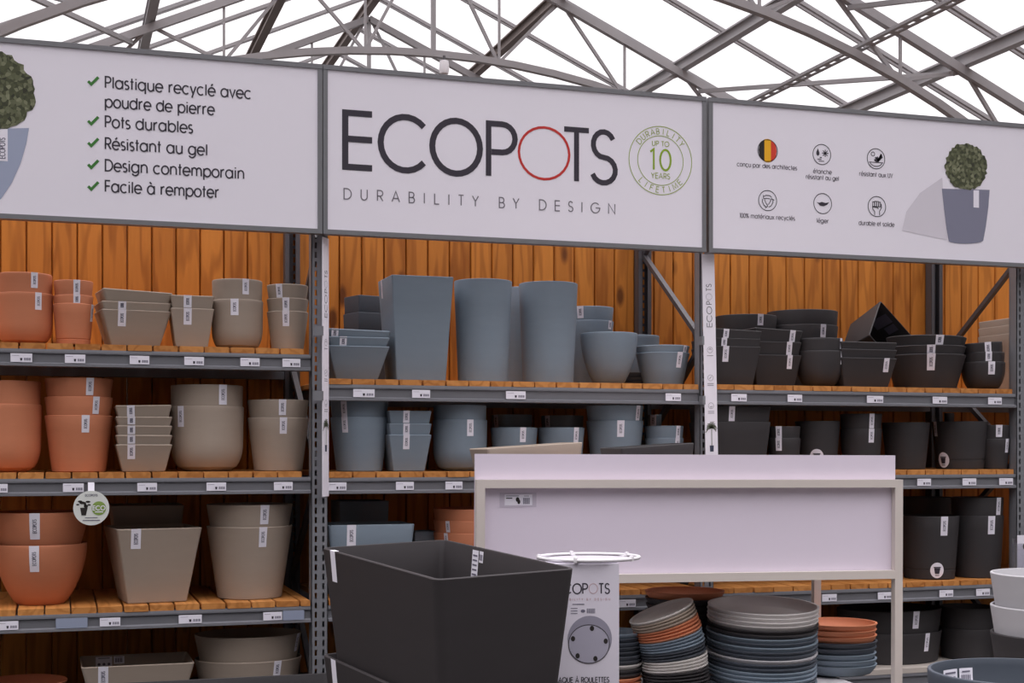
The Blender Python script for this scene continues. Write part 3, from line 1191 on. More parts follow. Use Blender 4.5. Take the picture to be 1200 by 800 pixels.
S('large low round black pots on the top right shelf', 'cone', 0, 'black', 1039, 1130, [417, 407, 396], .76, RT, .06, [(2, 1100, 9.5, 11), (0, 1091, 9.5, 19), (1, 1091, 9.5, 11)], tilt=1.2)
S('rounded black bowls at the right end of the top right shelf', 'round', 0, 'black', 1129, 1192, [425, 413.5, 402], .6, RT, .015, [(2, 1168, 8, 14), (1, 1167, 7.5, 11), (0, 1170, 8, 15)], tilt=-4)
S('taupe square planters seen past the right upright, top level', 'cone', 1, 'taupe', 1184, 1236, [391, 381, 373], .8, ('end', 'top'), .4)
# --- right bay, middle shelf
S('black square planters, leftmost on the middle right shelf', 'cone', 1, 'black', 838, 904, [494, 476], .85, RM, .05, [(1, 858, 7.5, 17)])
S('small black pots second on the middle right shelf', 'cone', 0, 'black', 900, 938, [513, 499.5], .85, RM, .06, [(0, 912.5, 7.5, 15), (1, 912.5, 7.5, 14)])
S('black tapered pot with a round sticker peeping over the display board', 'cone', 0, 'black', 932, 984, [493.5], .82, RM, .08, tags=[(0, 957, 535, 9)])
S('tapered black pots in the middle of the middle right shelf', 'cone', 0, 'black', 985, 1033, [502.5, 485], .86, RM, .06, [(1, 1021.5, 6.5, 17), (0, 1021, 7, 16)])
S('plain black tapered pot without any sticker, middle right shelf', 'cone', 0, 'black', 1034, 1089, [495], .80, RM, .08)
S('black tapered pot with a round sticker near its left edge', 'cone', 0, 'black', 1093, 1157, [494], .84, RM, .05, [(0, 1097, 7, 17)], [(0, 1104, 539, 9)], rib=.2)
S('black pot in the back row of the middle right shelf', 'cone', 0, 'black', 1112, 1160, [484], .84, RM, .55)
S('slim black pots at the right end of the middle right shelf', 'cone', 0, 'black', 1149, 1185, [514, 498], .82, RM, .03, [(1, 1172, 7.5, 14), (0, 1181, 6, 16)])
# --- right bay, lower shelf
S('black tapered pot with round sticker low on its side, beside display', 'cone', 0, 'black', 1055, 1123, [603.5], .84, RL, .04, [(0, 1106, 9, 22)], [(0, 1099, 668, 9)], rib=.16)
S('large black tapered pots at the right of the lower right shelf', 'cone', 0, 'black', 1117, 1187, [603, 582], .87, RL, .02, [(1, 1176, 8, 20), (0, 1168, 9, 21)])
S('black pot in the shade behind the pot with the low round sticker', 'cone', 0, 'black', 1056, 1120, [582], .86, RL, .55)
# --- right bay, bottom shelf
S('wide black oval bowls behind the display stand leg', 'cone', 0, 'black', 978, 1106, [737, 711], .92, RB, .10, [(1, 1081, 8.5, 20), (0, 1093, 7.5, 21)], asp=.75)
S('wide black bowls behind the stacked light grey pots', 'cone', 0, 'black', 1106, 1200, [733, 709], .92, RB, .03)
# thin dark square slabs under the back bowl
for i in range(3):
    P = at(740, 446, .3)
    mbt = MB()
    mbt.rings([[(u * .075, v * .075, 0) for u, v in section(1)], [(u * .09, v * .09, .024) for u, v in section(1)], [(u * .082, v * .082, .024) for u, v in section(1)], [(u * .07, v * .07, .006) for u, v in section(1)]])
    o = mbt.build('square_saucer', darkgrey, None, 30, (P.x, .33, 1.983 + .026 * i))
    tag(o, '%s of the three dark square saucers between bowls, top centre shelf' % ('bottom', 'middle', 'top')[i], 'saucer', 'dark square saucers')
# the cube tipped onto the black square planters, its mouth to the front
YC = .60
PA_, PB_ = at(1032, 352, YC), at(1073, 390, YC)
cv = lambda r, f, u: Vector((r * ct + f * st, -r * st + f * ct, u))
e1 = cv(.213, .096, -.2).normalized()
e2 = cv(-.114, -.19, -.213)
e2 = (e2 - e1 * e2.dot(e1)).normalized()
en = -e1.cross(e2)
LC = (PB_ - PA_).length * 1.05
hc_ = .27
tc_me = pot_mesh('cube_planter', 'cone', 1, LC / 2, LC / 2, hc_, .78, black, .008)
tcube = bpy.data.objects.new('cube_planter', tc_me)
COL.objects.link(tcube)
tcube.location = PA_ + (e1 + e2) * (LC / 2) - en * hc_
yv = en.cross(e1)
tcube.rotation_euler = Matrix((e1, yv, en)).transposed().to_euler()
tag(tcube, 'black cube planter tipped on its corner on top of square planters', 'plant pot')
il = MB()
yi = lambda v: LC / 2 * (.78 + .22 * v / hc_) - .010
for u0, u1, v0, v1 in ((-.08, .0, .12, .24), (.012, .07, .16, .235)):
    il.poly([(u0, yi(v0), v0), (u1, yi(v0), v0), (u1, yi(v1), v1), (u0, yi(v1), v1)])
il.build('care_label', ink, tcube)

# ------------------------------------------------------------------ price labels on the beams
order = ['leftmost', 'second', 'third', 'fourth', 'fifth', 'sixth']
PLB = {LT: [(25, 25.5), (88, 24), (163.5, 23), (227.5, 23), (293, 22.5), (341.5, 21)],
       LM: [(-2, 22), (86, 24.5), (172.5, 23), (253.5, 23), (332, 22)],
       LL: [(9, 25), (129, 24), (223, 27), (319.5, 22)],
       CT: [(426.5, 25), (493.5, 21), (604.5, 23), (789, 18)],
       CM: [(395.5, 21), (474.5, 21), (532, 20)],
       CL: [(735, 20)],
       RT: [(866, 18), (931.5, 17), (1025.5, 19), (1101.5, 17), (1166, 16)],
       RM: [(1083, 16), (1136, 16), (1179, 16)],
       RL: [(880, 18.5), (972, 17), (1037, 16.5), (1109, 16), (1152, 16)]}


def price_label(px, wpx, deck, lab):
    zt = DECK[deck] - BT
    P = at(px, HOR, -.002)
    x_ = P.x
    Pw = at(px + 1, HOR, -.002).x - x_
    wd = wpx * Pw
    hd = .043
    zc = zt - .046
    mbp = MB()
    t = empty('price_label', (x_, -.001, zc), lab, 'price label', 'price labels on the shelf edges')
    mbp.box((-wd / 2, -.0015, -hd / 2), (wd / 2, .0, hd / 2))
    mbp.build('card', paper, t)
    f = lambda u, v: Vector((u * wd, -.0025, v * hd))
    q = MB()
    for k in range(8):
        rect(q, .13 + .04 * k, -.3, .13 + .04 * k + (.02 if k % 3 else .03), 0, f)
    q.build('barcode', ink, t)
    q = MB()
    q.poly([f(-.06, -.02), f(-.045, -.32), f(.035, -.32), f(.05, -.02)])
    q.build('pot_picture', darkink, t)
    q = MB()
    rect(q, -.44, .24, -.1, .28, f)
    q.build('text_line', palink, t)
    return t


for dk, lst in PLB.items():
    for i, (px, wpx) in enumerate(lst):
        nm = '%s shelf of the %s bay' % (dk[1], dk[0])
        price_label(px, wpx, dk, 'white price label, %s along the front beam of the %s' % (order[i], nm))
# clear / blank holders on the lower left beam
for px, wpx, lb in ((84, 37, 'pale blue blank label holder on the lower left beam below the terracotta pots'),
                    (344, 25, 'clear blank label holder at the right end of the lower left beam')):
    P = at(px, HOR, -.002)
    wd = wpx * (at(px + 1, HOR, -.002).x - P.x)
    mbp = MB()
    mbp.box((-wd / 2, -.0015, -.025), (wd / 2, 0, .025))
    tag(mbp.build('label_holder', mat('blue_plastic_strip', (150, 158, 180), .3), None, None, (P.x, -.001, DECK[LL] - BT - .045)), lb, 'label holder')

# ------------------------------------------------------------------ the three sign panels
SY = -.10
ZT = at(600, 94.5, SY).z
ZB = at(600, 284.5, SY).z


def sx(px):
    return at(px, HOR, SY).x


def sxy(px, py):
    P = at(px, py, SY)
    return P.x, P.z


fsign = lambda x0, z0: (lambda u, v: Vector((u - x0, -.0012, v - z0)))


def sign(x0, x1, label):
    xc = (x0 + x1) / 2
    t = empty('sign_panel', (xc, SY, ZB), label, 'sign', 'sign panels above the rack')
    hw, H_ = (x1 - x0) / 2, ZT - ZB
    fr = .024
    p = MB()
    p.box((-hw + fr, 0, fr), (hw - fr, .04, H_ - fr))
    p.build('board', signw, t)
    p = MB()
    p.box((-hw, -.008, H_ - fr), (hw, .05, H_))
    p.box((-hw, -.008, 0), (hw, .05, fr))
    p.box((-hw, -.006, fr), (-hw + fr, .05, H_ - fr))
    p.box((hw - fr, -.006, fr), (hw, .05, H_ - fr))
    p.build('frame', alu, t)
    p = MB()
    for xx in (-hw + .1, hw - .1):
        p.box((xx - .03, .05, .03), (xx + .03, .098, .09))
        p.box((xx - .03, .05, H_ - .09), (xx + .03, .098, H_ - .03))
    p.build('bracket', dsteel, t)
    return t, fsign(xc, ZB)


t1, f1 = sign(sx(-120), sx(377.5), 'left sign panel with five ticked lines of French text')
t2, f2 = sign(sx(378.5), sx(827.2), 'central sign panel with the large dark brand lettering and red ring')
t3, f3 = sign(sx(830.5), sx(1262), 'right sign panel with six round icons and a potted box ball')

# left sign text
LN = [('Plastique recyclé avec', 123, 102.8, 294, 114.5), ('poudre de pierre', 123, 125.5, 251, 131.5), ('Pots durables', 123, 149, 225.5, 154),
      ('Résistant au gel', 123, 174.5, 243, 181), ('Design contemporain', 123, 200, 286, 208), ('Facile à rempoter', 123, 224.5, 256.5, 231)]
for s, xa, ya, xb, yb in LN:
    mbt = MB()
    X0, Z0 = sxy(xa, ya)
    X1 = sx(xb)
    size = 12.9 * mpp(at(200, 150, SY))
    write(mbt, s, X0, Z0, size, size * .135, f1, fit=X1 - X0, lift=True)
    mbt.build('lettering', darkink, t1)
for (xa, ya) in ((109, 95), (109, 141.5), (109, 167), (109, 192.5), (109, 218)):
    q = MB()
    X0, Z0 = sxy(xa, ya)
    k = mpp(at(110, 150, SY))
    ribbon(q, [(X0 - 5.5 * k, Z0 - .5 * k), (X0 - 2 * k, Z0 - 4 * k), (X0 + 6 * k, Z0 + 5 * k)], 3.2 * k, f1)
    q.build('tick_mark', greenink, t1)


def printed_ball(t, f, cx_, cy_, rx_, ry_, lumps=60, seed=1):
    rnd = random.Random(seed)
    k = mpp(at(cx_, cy_, SY))
    X0, Z0 = sxy(cx_, cy_)
    q = MB()
    pts = []
    for i in range(lumps):
        a = 2 * PI * i / lumps
        rr = 1 + rnd.uniform(-.05, .05)
        pts.append((X0 + rx_ * k * rr * math.cos(a), Z0 + ry_ * k * rr * math.sin(a)))
    k0 = len(q.v)
    q.v.append(tuple(f(X0, Z0)))
    q.v += [tuple(f(a, c)) for a, c in pts]
    for i in range(lumps):
        q.f.append((k0, k0 + 1 + i, k0 + 1 + (i + 1) % lumps))
    return q.build('box_ball_print', leafy, t)


def shift(f, dy):
    return lambda u, v: f(u, v) + Vector((0, dy, 0))


# printed pot at the left edge of the left sign
q = MB()
pts = [sxy(-70, 152)] + [sxy(*p) for p in ((-62, 190), (-40, 225), (-22, 238), (-6, 240), (2, 232), (14, 214), (24, 192), (31, 168), (34, 150))]
q.poly([f1(*p) for p in pts])
q.build('pot_print', printpot2, t1)
printed_ball(t1, shift(f1, -.0008), -16, 105, 54, 47, seed=3)
q = MB()
q.poly([shift(f1, -.0008)(*sxy(*p)) for p in ((-8, 150), (9, 151), (9, 189), (-8, 188))])
q.build('tag_print', paper, t1)
q = MB()
X0, Z0 = sxy(6, 186)
k = mpp(at(0, 170, SY))
write(q, 'ECOPOTS', 0, 0, 6 * k, .9 * k, lambda u, v: shift(f1, -.0016)(X0 - v, Z0 + u), fit=24 * k)
q.build('lettering', ink, t1)

# central sign: logo
k = mpp(at(560, 160, SY))
zb_ = at(400, 195.0, SY).z
zt_ = at(400, 131.5, SY).z
CH = zt_ - zb_


def put(ch, xa, xb, m_, wd, t, f, z0=None, ch_h=None, nm='lettering'):
    q = MB()
    adv, pls = G[ch]
    Xa, Xb = sx(xa), sx(xb)
    z0 = zb_ if z0 is None else z0
    hh = ch_h or CH
    for j, pl in enumerate(pls):
        ff = lambda u, v, j=j: f(u, v) + Vector((0, -.0006 * j, 0))
        ribbon(q, [(Xa + (Xb - Xa) * a / adv, z0 + hh * c) for a, c in pl], wd, ff)
    return q.build(nm, m_, t)


put('E', 404.5, 436, darkink, 7.2 * k, t2, f2)
put('C', 446, 500, darkink, 7.2 * k, t2, f2)
put('O', 506.5, 562.5, darkink, 7.2 * k, t2, f2)
put('P', 572.5, 603.5, darkink, 6.8 * k, t2, f2)
put('O', 608, 667, redink, 3.0 * k, t2, f2)
put('T', 661, 690, darkink, 6.4 * k, t2, f2)
put('S', 693, 720.5, darkink, 6.4 * k, t2, f2)
q = MB()
X0, Z0 = sxy(402.5, 233)
X1 = sx(721)
size = 12.3 * mpp(at(410, 230, SY))
write(q, 'DURABILITY BY DESIGN', X0, Z0, size, 1.3 * k, f2, track=.95, fit=X1 - X0)
q.build('lettering', greyink, t2)
# badge
k = mpp(at(774, 188, SY))
X0, Z0 = sxy(774, 188.2)
for rr, wd in ((40.0, .9), (29.0, .8)):
    q = MB()
    ringd(q, X0, Z0, rr * k, wd * k, f2, 48)
    q.build('badge_ring', olive, t2)


def arc_text(mbq, s, X0, Z0, R, size, wd, f, a_mid, top=True, step=None):
    n_ = len(s)
    for i, chx in enumerate(s):
        adv, pls = G[chx]
        da = (i - (n_ - 1) / 2) * step
        a = math.radians(a_mid - da if top else a_mid + da)
        if top:
            tx_, ty_ = math.sin(a), -math.cos(a)
            ux, uy = math.cos(a), math.sin(a)
            base_r = R
        else:
            tx_, ty_ = -math.sin(a), math.cos(a)
            ux, uy = -math.cos(a), -math.sin(a)
            base_r = R
        ox, oy = X0 + base_r * math.cos(a), Z0 + base_r * math.sin(a)
        for pl in pls:
            ribbon(mbq, [(ox + (u - adv / 2) * size * tx_ + v * size * ux, oy + (u - adv / 2) * size * ty_ + v * size * uy) for u, v in pl], wd, f)


q = MB()
arc_text(q, 'DURABILITY', X0, Z0, 31 * k, 6.5 * k, .8 * k, f2, 90, True, 11.5)
arc_text(q, 'LIFETIME', X0, Z0, 37.5 * k, 6.5 * k, .8 * k, f2, 270, False, 13)
write(q, 'UP TO', X0, Z0 + 17 * k, 5.6 * k, .8 * k, f2, align='c')
write(q, 'YEARS', X0, Z0 - 21 * k, 6.2 * k, .8 * k, f2, align='c')
q.build('badge_lettering', olive, t2)
q = MB()
write(q, '10', X0, Z0 - 11 * k, 24 * k, 2.4 * k, f2, align='c', track=.3)
q.build('badge_number', mat('lime_ink', (140, 170, 40), .7), t2)

# right sign: icons
IC = [(899.5, 176.5), (963, 181), (1026.5, 186), (899.5, 235), (964, 238.5), (1027.5, 242)]
for i, (xa, ya) in enumerate(IC):
    X0, Z0 = sxy(xa, ya)
    k = mpp(at(xa, ya, SY))
    R0 = 11.8 * k
    if i == 0:
        for j, (m_, u0, u1) in enumerate(((blackink, -1, -.36), (yellow, -.36, .36), (mat('flag_red', (214, 60, 40), .7), .36, 1))):
            q = MB()
            up, dn = [], []
            for s in range(9):
                u = u0 + (u1 - u0) * s / 8
                hh = math.sqrt(max(0, 1 - u * u))
                up.append(f3(X0 + u * R0, Z0 + hh * R0 * 1.16))
                dn.append(f3(X0 + u * R0, Z0 - hh * R0 * 1.16))
            for s in range(8):
                q.poly([dn[s], dn[s + 1], up[s + 1], up[s]])
            q.build('flag_disc', m_, t3)
        q = MB()
        ringd(q, X0, Z0, R0 * 1.08, 1.0 * k, f3)
        q.build('icon_ring', darkink, t3)
        continue
    q = MB()
    ringd(q, X0, Z0, R0, .9 * k, f3)
    if i == 1:      # drop and snowflake
        q.poly([f3(X0 + u * R0, Z0 + v * R0) for u, v in ((-.45, .6), (-.62, .2), (-.62, -.02), (-.45, -.16), (-.28, -.02), (-.28, .2))][::-1])
        for a in range(0, 180, 45):
            ca, sa = math.cos(math.radians(a)) * .36 * R0, math.sin(math.radians(a)) * .36 * R0
            cx2, cz2 = X0 + .38 * R0, Z0 + .15 * R0
            ribbon(q, [(cx2 - ca, cz2 - sa), (cx2 + ca, cz2 + sa)], 1.0 * k, f3)
        for v, u0, u1 in ((-.3, -.25, .0), (-.48, -.5, -.05), (-.66, -.35, .25)):
            ribbon(q, [(X0 + u0 * R0, Z0 + v * R0), (X0 + u1 * R0, Z0 + v * R0)], .9 * k, f3)
    if i == 2:      # sun, arrow, dish
        ringd(q, X0 - .35 * R0, Z0 + .45 * R0, .2 * R0, .8 * k, f3, 16)
        for pl in ([(-.2, -.1), (.1, -.25), (.65, .4)], [(-.1, .15), (.25, -.2), (.72, .25)], [(.1, .2), (.3, -.1), (.6, .5)]):
            ribbon(q, [(X0 + u * R0, Z0 + v * R0) for u, v in pl], 2.2 * k, f3)
        ribbon(q, [(X0 + u * R0, Z0 + v * R0) for u, v in arc(0, -.3, .7, .45, 185, 355)], .9 * k, f3)
        ribbon(q, [(X0 - .8 * R0, Z0 - .36 * R0), (X0 + .8 * R0, Z0 - .36 * R0)], .8 * k, f3)
    if i == 3:      # three chasing arrows
        for a in (90, 210, 330):
            pa = [(math.cos(math.radians(a + d)) * .6, math.sin(math.radians(a + d)) * .6 - .05) for d in (-48, -20, 20, 44)]
            ribbon(q, [(X0 + u * R0, Z0 + v * R0) for u, v in pa], .9 * k, f3)
            pb = [(math.cos(math.radians(a + d)) * .36, math.sin(math.radians(a + d)) * .36 - .05) for d in (-50, 40)]
            ribbon(q, [(X0 + u * R0, Z0 + v * R0) for u, v in pb], .8 * k, f3)
            hd = [(math.cos(math.radians(a + 40)) * .74, math.sin(math.radians(a + 40)) * .74 - .05), (math.cos(math.radians(a + 62)) * .5, math.sin(math.radians(a + 62)) * .5 - .05), (math.cos(math.radians(a + 36)) * .28, math.sin(math.radians(a + 36)) * .28 - .05)]
            ribbon(q, [(X0 + u * R0, Z0 + v * R0) for u, v in hd], .9 * k, f3)
    if i == 4:      # feather leaf
        q.poly([f3(X0 + u * R0, Z0 + v * R0) for u, v in ((-.65, .12), (-.3, -.22), (.1, -.26), (.5, -.1), (.72, .16), (.3, .08), (-.1, .16), (-.4, .06))])
    if i == 5:      # raised fist
        for j in range(4):
            u0 = -.48 + .23 * j
            ribbon(q, [(X0 + u * R0, Z0 + v * R0) for u, v in ((u0, 0), (u0, .45 + .06 * (j in (1, 2))), (u0 + .2, .45 + .06 * (j in (1, 2))), (u0 + .2, 0), (u0, 0))], .9 * k, f3)
        ribbon(q, [(X0 + u * R0, Z0 + v * R0) for u, v in ((-.5, 0), (-.45, -.3), (-.25, -.5), (-.25, -.85))], 1.0 * k, f3)
        ribbon(q, [(X0 + u * R0, Z0 + v * R0) for u, v in ((.5, .3), (.52, -.1), (.3, -.45), (.3, -.85))], 1.0 * k, f3)
        ribbon(q, [(X0 + u * R0, Z0 + v * R0) for u, v in ((-.48, -.05), (.1, -.1), (.15, -.25))], 1.0 * k, f3)
    q.build('icon', darkink, t3)
CP = [('conçu par des architectes', 864, 197, 934, 0), ('étanche', 953, 203.5, 974.5, 0), ('résistant au gel', 944.5, 210.5, 983, 0), ('résistant aux UV', 1007, 207, 1046, 0),
      ('100% matériaux recyclés', 867, 256.5, 931.5, 0), ('léger', 957, 261, 971, 0), ('durable et solide', 1006.5, 264.5, 1048, 0)]
for s, xa, ya, xb, _ in CP:
    q = MB()
    X0, Z0 = sxy((xa + xb) / 2, ya)
    k = mpp(at(xa, ya, SY))
    write(q, s, X0, Z0, 5.0 * k, .8 * k, f3, align='c', fit=sx(xb) - sx(xa))
    q.build('lettering', greyink, t3)
q = MB()
q.poly([f3(*sxy(*p)) for p in ((1057, 270), (1062, 248), (1078, 226), (1104, 208), (1106, 240), (1110, 281), (1090, 277))])
q.build('shadow_print', printshadow, t3)
q = MB()
pts = [(1103.5, 221), (1106, 245), (1109, 268), (1111.5, 282)] + [(1131.5 + 20 * math.cos(math.radians(a)), 282 + 3.5 * math.sin(math.radians(a))) for a in range(170, 0, -20)] + [(1152, 282), (1155, 266), (1158, 243), (1159.5, 222.5)]
q.poly([shift(f3, -.0006)(*sxy(*p)) for p in pts])
q.build('pot_print', printpot, t3)
printed_ball(t3, shift(f3, -.0012), 1132, 195.5, 28.5, 27.5, seed=5)
q = MB()
q.poly([shift(f3, -.0014)(*sxy(*p)) for p in ((1140.5, 223), (1147, 223), (1147, 243.5), (1140.5, 243))])
q.build('tag_print', paper, t3)

# ------------------------------------------------------------------ lettered strips on the uprights


def strip(px, yaw, lean, lab, pxw):
    zt_, zb2 = at(828, 298, -.03).z, 1.36
    if px < 500:
        zt_ = at(380, 279, -.03).z
    P = at(px, HOR, -.035)
    wd = .078
    t = empty('post_banner', (P.x, -.045, zb2), lab, 'banner', 'lettered post banners')
    t.rotation_euler = (0, math.radians(lean), math.radians(yaw))
    Hh = zt_ - zb2
    p = MB()
    p.box((-wd / 2, -.002, 0), (wd / 2, .002, Hh))
    p.build('card', signw, t)
    p = MB()
    for zz in (Hh * .37, Hh * .62):
        p.box((-wd / 2 - .012, -.004, zz), (-wd / 2 + .004, .045, zz + .05))
    p.build('clip', steel, t)
    f = lambda u, v: Vector((u, -.003, v))
    q = MB()
    L = .29
    z0 = Hh - .13 - L
    pls, Wt = strokes('ECOPOTS')
    write(q, 'ECO', 0, 0, .032, .0032, lambda a, c: f(.016 - c, z0 + a), fit=.118)
    write(q, 'P', 0, 0, .032, .0032, lambda a, c: f(.016 - c, z0 + .13 + a))
    write(q, 'TS', 0, 0, .032, .0032, lambda a, c: f(.016 - c, z0 + .208 + a))
    q.build('lettering', darkink, t)
    q = MB()
    ribbon(q, arc(z0 + .175, 0, .0185, .0185, 0, 360, 20), .0016, lambda a, c: f(-c, a))
    q.build('red_ring', greyink, t)
    for j in range(3):
        q = MB()
        zc = z0 - .13 - .16 * j
        ringd(q, 0, zc, .017, .0018, f, 18)
        if j == 0:
            ribbon(q, [(-.008, zc), (.0, zc + .009), (.008, zc)], .003, f)
        if j == 1:
            ribbon(q, [(-.007, zc - .006), (.006, zc + .008)], .003, f)
        if j == 2:
            ribbon(q, [(-.008, zc - .004), (0, zc - .009), (.009, zc - .002)], .003, f)
        for k in range(2 if j else 1):
            rect(q, -.02, zc - .034 - .01 * k, .02, zc - .031 - .01 * k, f)
        q.build('icon', greyink, t)
    # printed palm in a pot
    zp = at(830, 533, -.04).z + .02
    zp -= zb2
    q = MB()
    q.poly([f(-.013, zp + .035), f(-.011, zp), f(.011, zp), f(.013, zp + .035)])
    q.build('pot_print', mat('printed_navy', (58, 62, 84), .7), t)
    q = MB()
    f_ = lambda u, v: Vector((u, -.0035, v))
    ribbon(q, [(0, zp + .035), (.001, zp + .13)], .004, f_)
    rnd = random.Random(4)
    for k in range(16):
        a = math.radians(-30 + 240 * k / 15)
        L = rnd.uniform(.03, .045)
        ribbon(q, [(0, zp + .135), (.6 * L * math.cos(a), zp + .135 + .6 * L * math.sin(a) + .006), (L * math.cos(a), zp + .135 + L * math.sin(a) - .004)], .004, f_)
    q.build('palm_print', mat('printed_palm', (70, 76, 56), .7), t)
    return t


strip(834, 0, -1.2, 'white lettered banner strip on the upright between centre and right bays', 15)
strip(381, 56, 0, 'white lettered banner strip turned edgewise on the upright beside the left bay', 9)

# hanging round wobbler on the middle left beam
P = at(107, 595, -.03)
r0 = 20.3 * mpp(P)
wbx = empty('shelf_wobbler', P, 'round white hanging tag with green disc on the middle left beam', 'tag')
q = MB()
N = 40
q.rings([[(r0 * math.cos(2 * PI * i / N), -.001, r0 * math.sin(2 * PI * i / N)) for i in range(N)], [(r0 * math.cos(2 * PI * i / N), .001, r0 * math.sin(2 * PI * i / N)) for i in range(N)]])
q.build('disc', mat('white_card', (222, 224, 220), .6), wbx)
q = MB()
zt_ = DECK[LM] - BT - .02 - P.z
q.poly([(-.016, -.0005, r0 * .93), (.015, -.0005, r0 * .93), (.015, .018, zt_), (-.016, .018, zt_)])
q.poly([(-.016, .018, zt_), (.015, .018, zt_), (.015, .028, zt_), (-.016, .028, zt_)])
q.build('strip', paper, wbx)
fw = lambda u, v: Vector((u * r0, -.0025, v * r0))
q = MB()
disc(q, .42, -.02, .4, .4, fw)
q.build('green_disc', mat('leaf_green_print', (132, 160, 74), .7), wbx)
q = MB()
fw2 = lambda u, v: Vector((u * r0, -.0035, v * r0))
write(q, 'ECO', .42, -.12, .24, .05, fw2, align='c')
rect(q, .2, -.26, .66, -.2, fw2)
q.build('disc_lettering', paper, wbx)
q = MB()
q.poly([fw(-.62, .02), fw(-.54, -.42), fw(-.3, -.42), fw(-.2, .02)])
for (u, v, ru, rv) in ((-.5, .3, .16, .08), (-.35, .22, .07, .13), (-.62, .38, .13, .06), (-.18, .36, .14, .06), (-.3, .1, .12, .1), (-.12, .18, .1, .05), (-.75, .2, .09, .05)):
    disc(q, u, v, ru, rv, fw, 10)
q.build('plant_picture', blackink, wbx)
q = MB()
write(q, 'ECOPOTS', 0, .68, .11, .025, fw, align='c')
rect(q, -.35, -.58, .35, -.54, fw)
rect(q, -.48, -.74, .48, -.69, fw)
q.build('lettering', ink, wbx)

# ------------------------------------------------------------------ white display stand
PSI = math.radians(11.9)
DR = Vector((math.cos(TH - PSI), -math.sin(TH - PSI), 0))          # along its width
DB = Vector((math.sin(TH - PSI), math.cos(TH - PSI), 0))           # to its back
DW, DD = 2.105, .98
PL = atF(557, 562, 6.4)
D0 = Vector((PL.x, PL.y, 0))
dsp = empty('display_stand', D0, 'cream steel display stand holding the long blank white board', 'display stand')
dsp.rotation_euler = (0, .004, -(TH - PSI))
T_ = .04
ztop = PL.z
zrb, zrt = .988, 1.028
zs_ = .46
for nm, x, y, zt2 in (('leg', 0, 0, ztop), ('leg', DW - T_, 0, ztop), ('leg', .32, DD - T_, ztop - .04), ('leg', DW - T_, DD - T_, ztop - .04)):
    p = MB()
    p.box((x, y, 0), (x + T_, y + T_, zt2))
    p.build(nm, cream, dsp)
p = MB()
p.box((T_, 0, ztop - .038), (DW - T_, T_, ztop))
p.box((T_, 0, zrb), (DW - T_, T_, zrt))
p.build('front_frame', cream, dsp)
p = MB()
p.box((.36, DD - T_, ztop - .08), (DW - T_, DD, ztop - .04))
for x in (.32, DW - T_):
    p.box((x, T_ + .02, ztop - .08), (x + T_, DD - T_, ztop - .04))
    p.box((x, T_, .36), (x + T_, DD - T_, .395))
p.box((T_, 0, .36), (DW - T_, T_, .395))
p.box((.36, DD - T_, .36), (DW - T_, DD, .395))
p.build('side_rails', cream, dsp)
p = MB()
p.box((0.322, .062, ztop - .04), (DW - .002, DD, ztop - .022))
p.build('top_shelf', cream, dsp)
p = MB()
p.box((.1, .005, .395), (DW - T_ - .002, DD - .005, .41))
p.build('lower_shelf', white_pl, dsp)
brd = MB()
brd.box((0, .042, zrb + .01), (DW - .02, .056, 1.586))
bo = brd.build('display_board', pinkwh)
bo.location = D0
bo.rotation_euler = dsp.rotation_euler
tag(bo, 'long blank white board slotted behind the cream display frame', 'board')


def dpt(x, y, z):
    return D0 + DR * x + DB * y + Vector((0, 0, z))


def on_disp(px, y):
    """world point on the stand under pixel column px, y behind its front"""
    d = ray(px, HOR)
    B = D0 + DB * y
    # intersect the camera column with the line B + t*DR
    a, b_, c, d_ = d.x, -DR.x, d.y, -DR.y
    rx, ry = B.x - CAM.x, B.y - CAM.y
    det = a * d_ - b_ * c
    t = (a * ry - c * rx) / det
    return B + DR * t


# price ticket taped on the board
q0 = on_disp(607, .042)
zc = 1.6 - (585.5 - 528) * mpp(q0)
tk = empty('price_ticket', q0 + Vector((0, 0, zc)) - DB * .001, 'price ticket taped at the left of the blank display board', 'price label')
tk.rotation_euler = dsp.rotation_euler
kk = mpp(q0)
p = MB()
p.box((-22 * kk, -.0006, -8.5 * kk), (22 * kk, 0, 8.5 * kk))
p.build('clear_sleeve', mat('clear_sleeve', (206, 196, 212), .25), tk)
p = MB()
p.box((-16 * kk, -.0014, -6.3 * kk), (17 * kk, -.0008, 6.3 * kk))
p.build('card', paper, tk)
ft = lambda u, v: Vector((u * kk, -.0022, v * kk))
q = MB()
for i in range(9):
    rect(q, 6 + .9 * i, -5, 6 + .9 * i + (.45 if i % 2 else .65), 2.4, ft)
rect(q, 7, 4.2, 13, 4.8, ft)
rect(q, -14.5, 4.2, 1, 5, ft)
q.build('barcode', ink, tk)
q = MB()
disc(q, -.6, .4, 2.2, 2.8, ft, 12)
disc(q, .9, -2.2, 1.8, 2.8, ft, 12)
rect(q, -14.5, 1.4, -7, 2.6, ft)
q.build('product_picture', blackink, tk)

# two planters lying on the stand's top shelf
ts = ztop - .022


def top_planter(px0, px1, ytop, y0, asp, m_, lab, yaw):
    A, B = on_disp(px0, y0), on_disp(px1, y0)
    wd = (B - A).length / 2
    zt2 = 1.6 + (HOR - ytop - 1) * mpp((A + B) / 2) - wd * .9 * .063
    me = pot_mesh('trough_planter', 'cone', 1, wd, wd * asp, zt2 - ts - .002, .9, m_, .008)
    o = bpy.data.objects.new('trough_planter', me)
    COL.objects.link(o)
    o.location = (A + B) / 2 + DB * (wd * asp) + Vector((0, 0, ts + .004))
    o.rotation_euler = (0, math.radians(-3.6), -(TH - PSI) + yaw)
    o.location.z += wd * .9 * math.sin(math.radians(3.6))
    return tag(o, lab, 'plant pot')


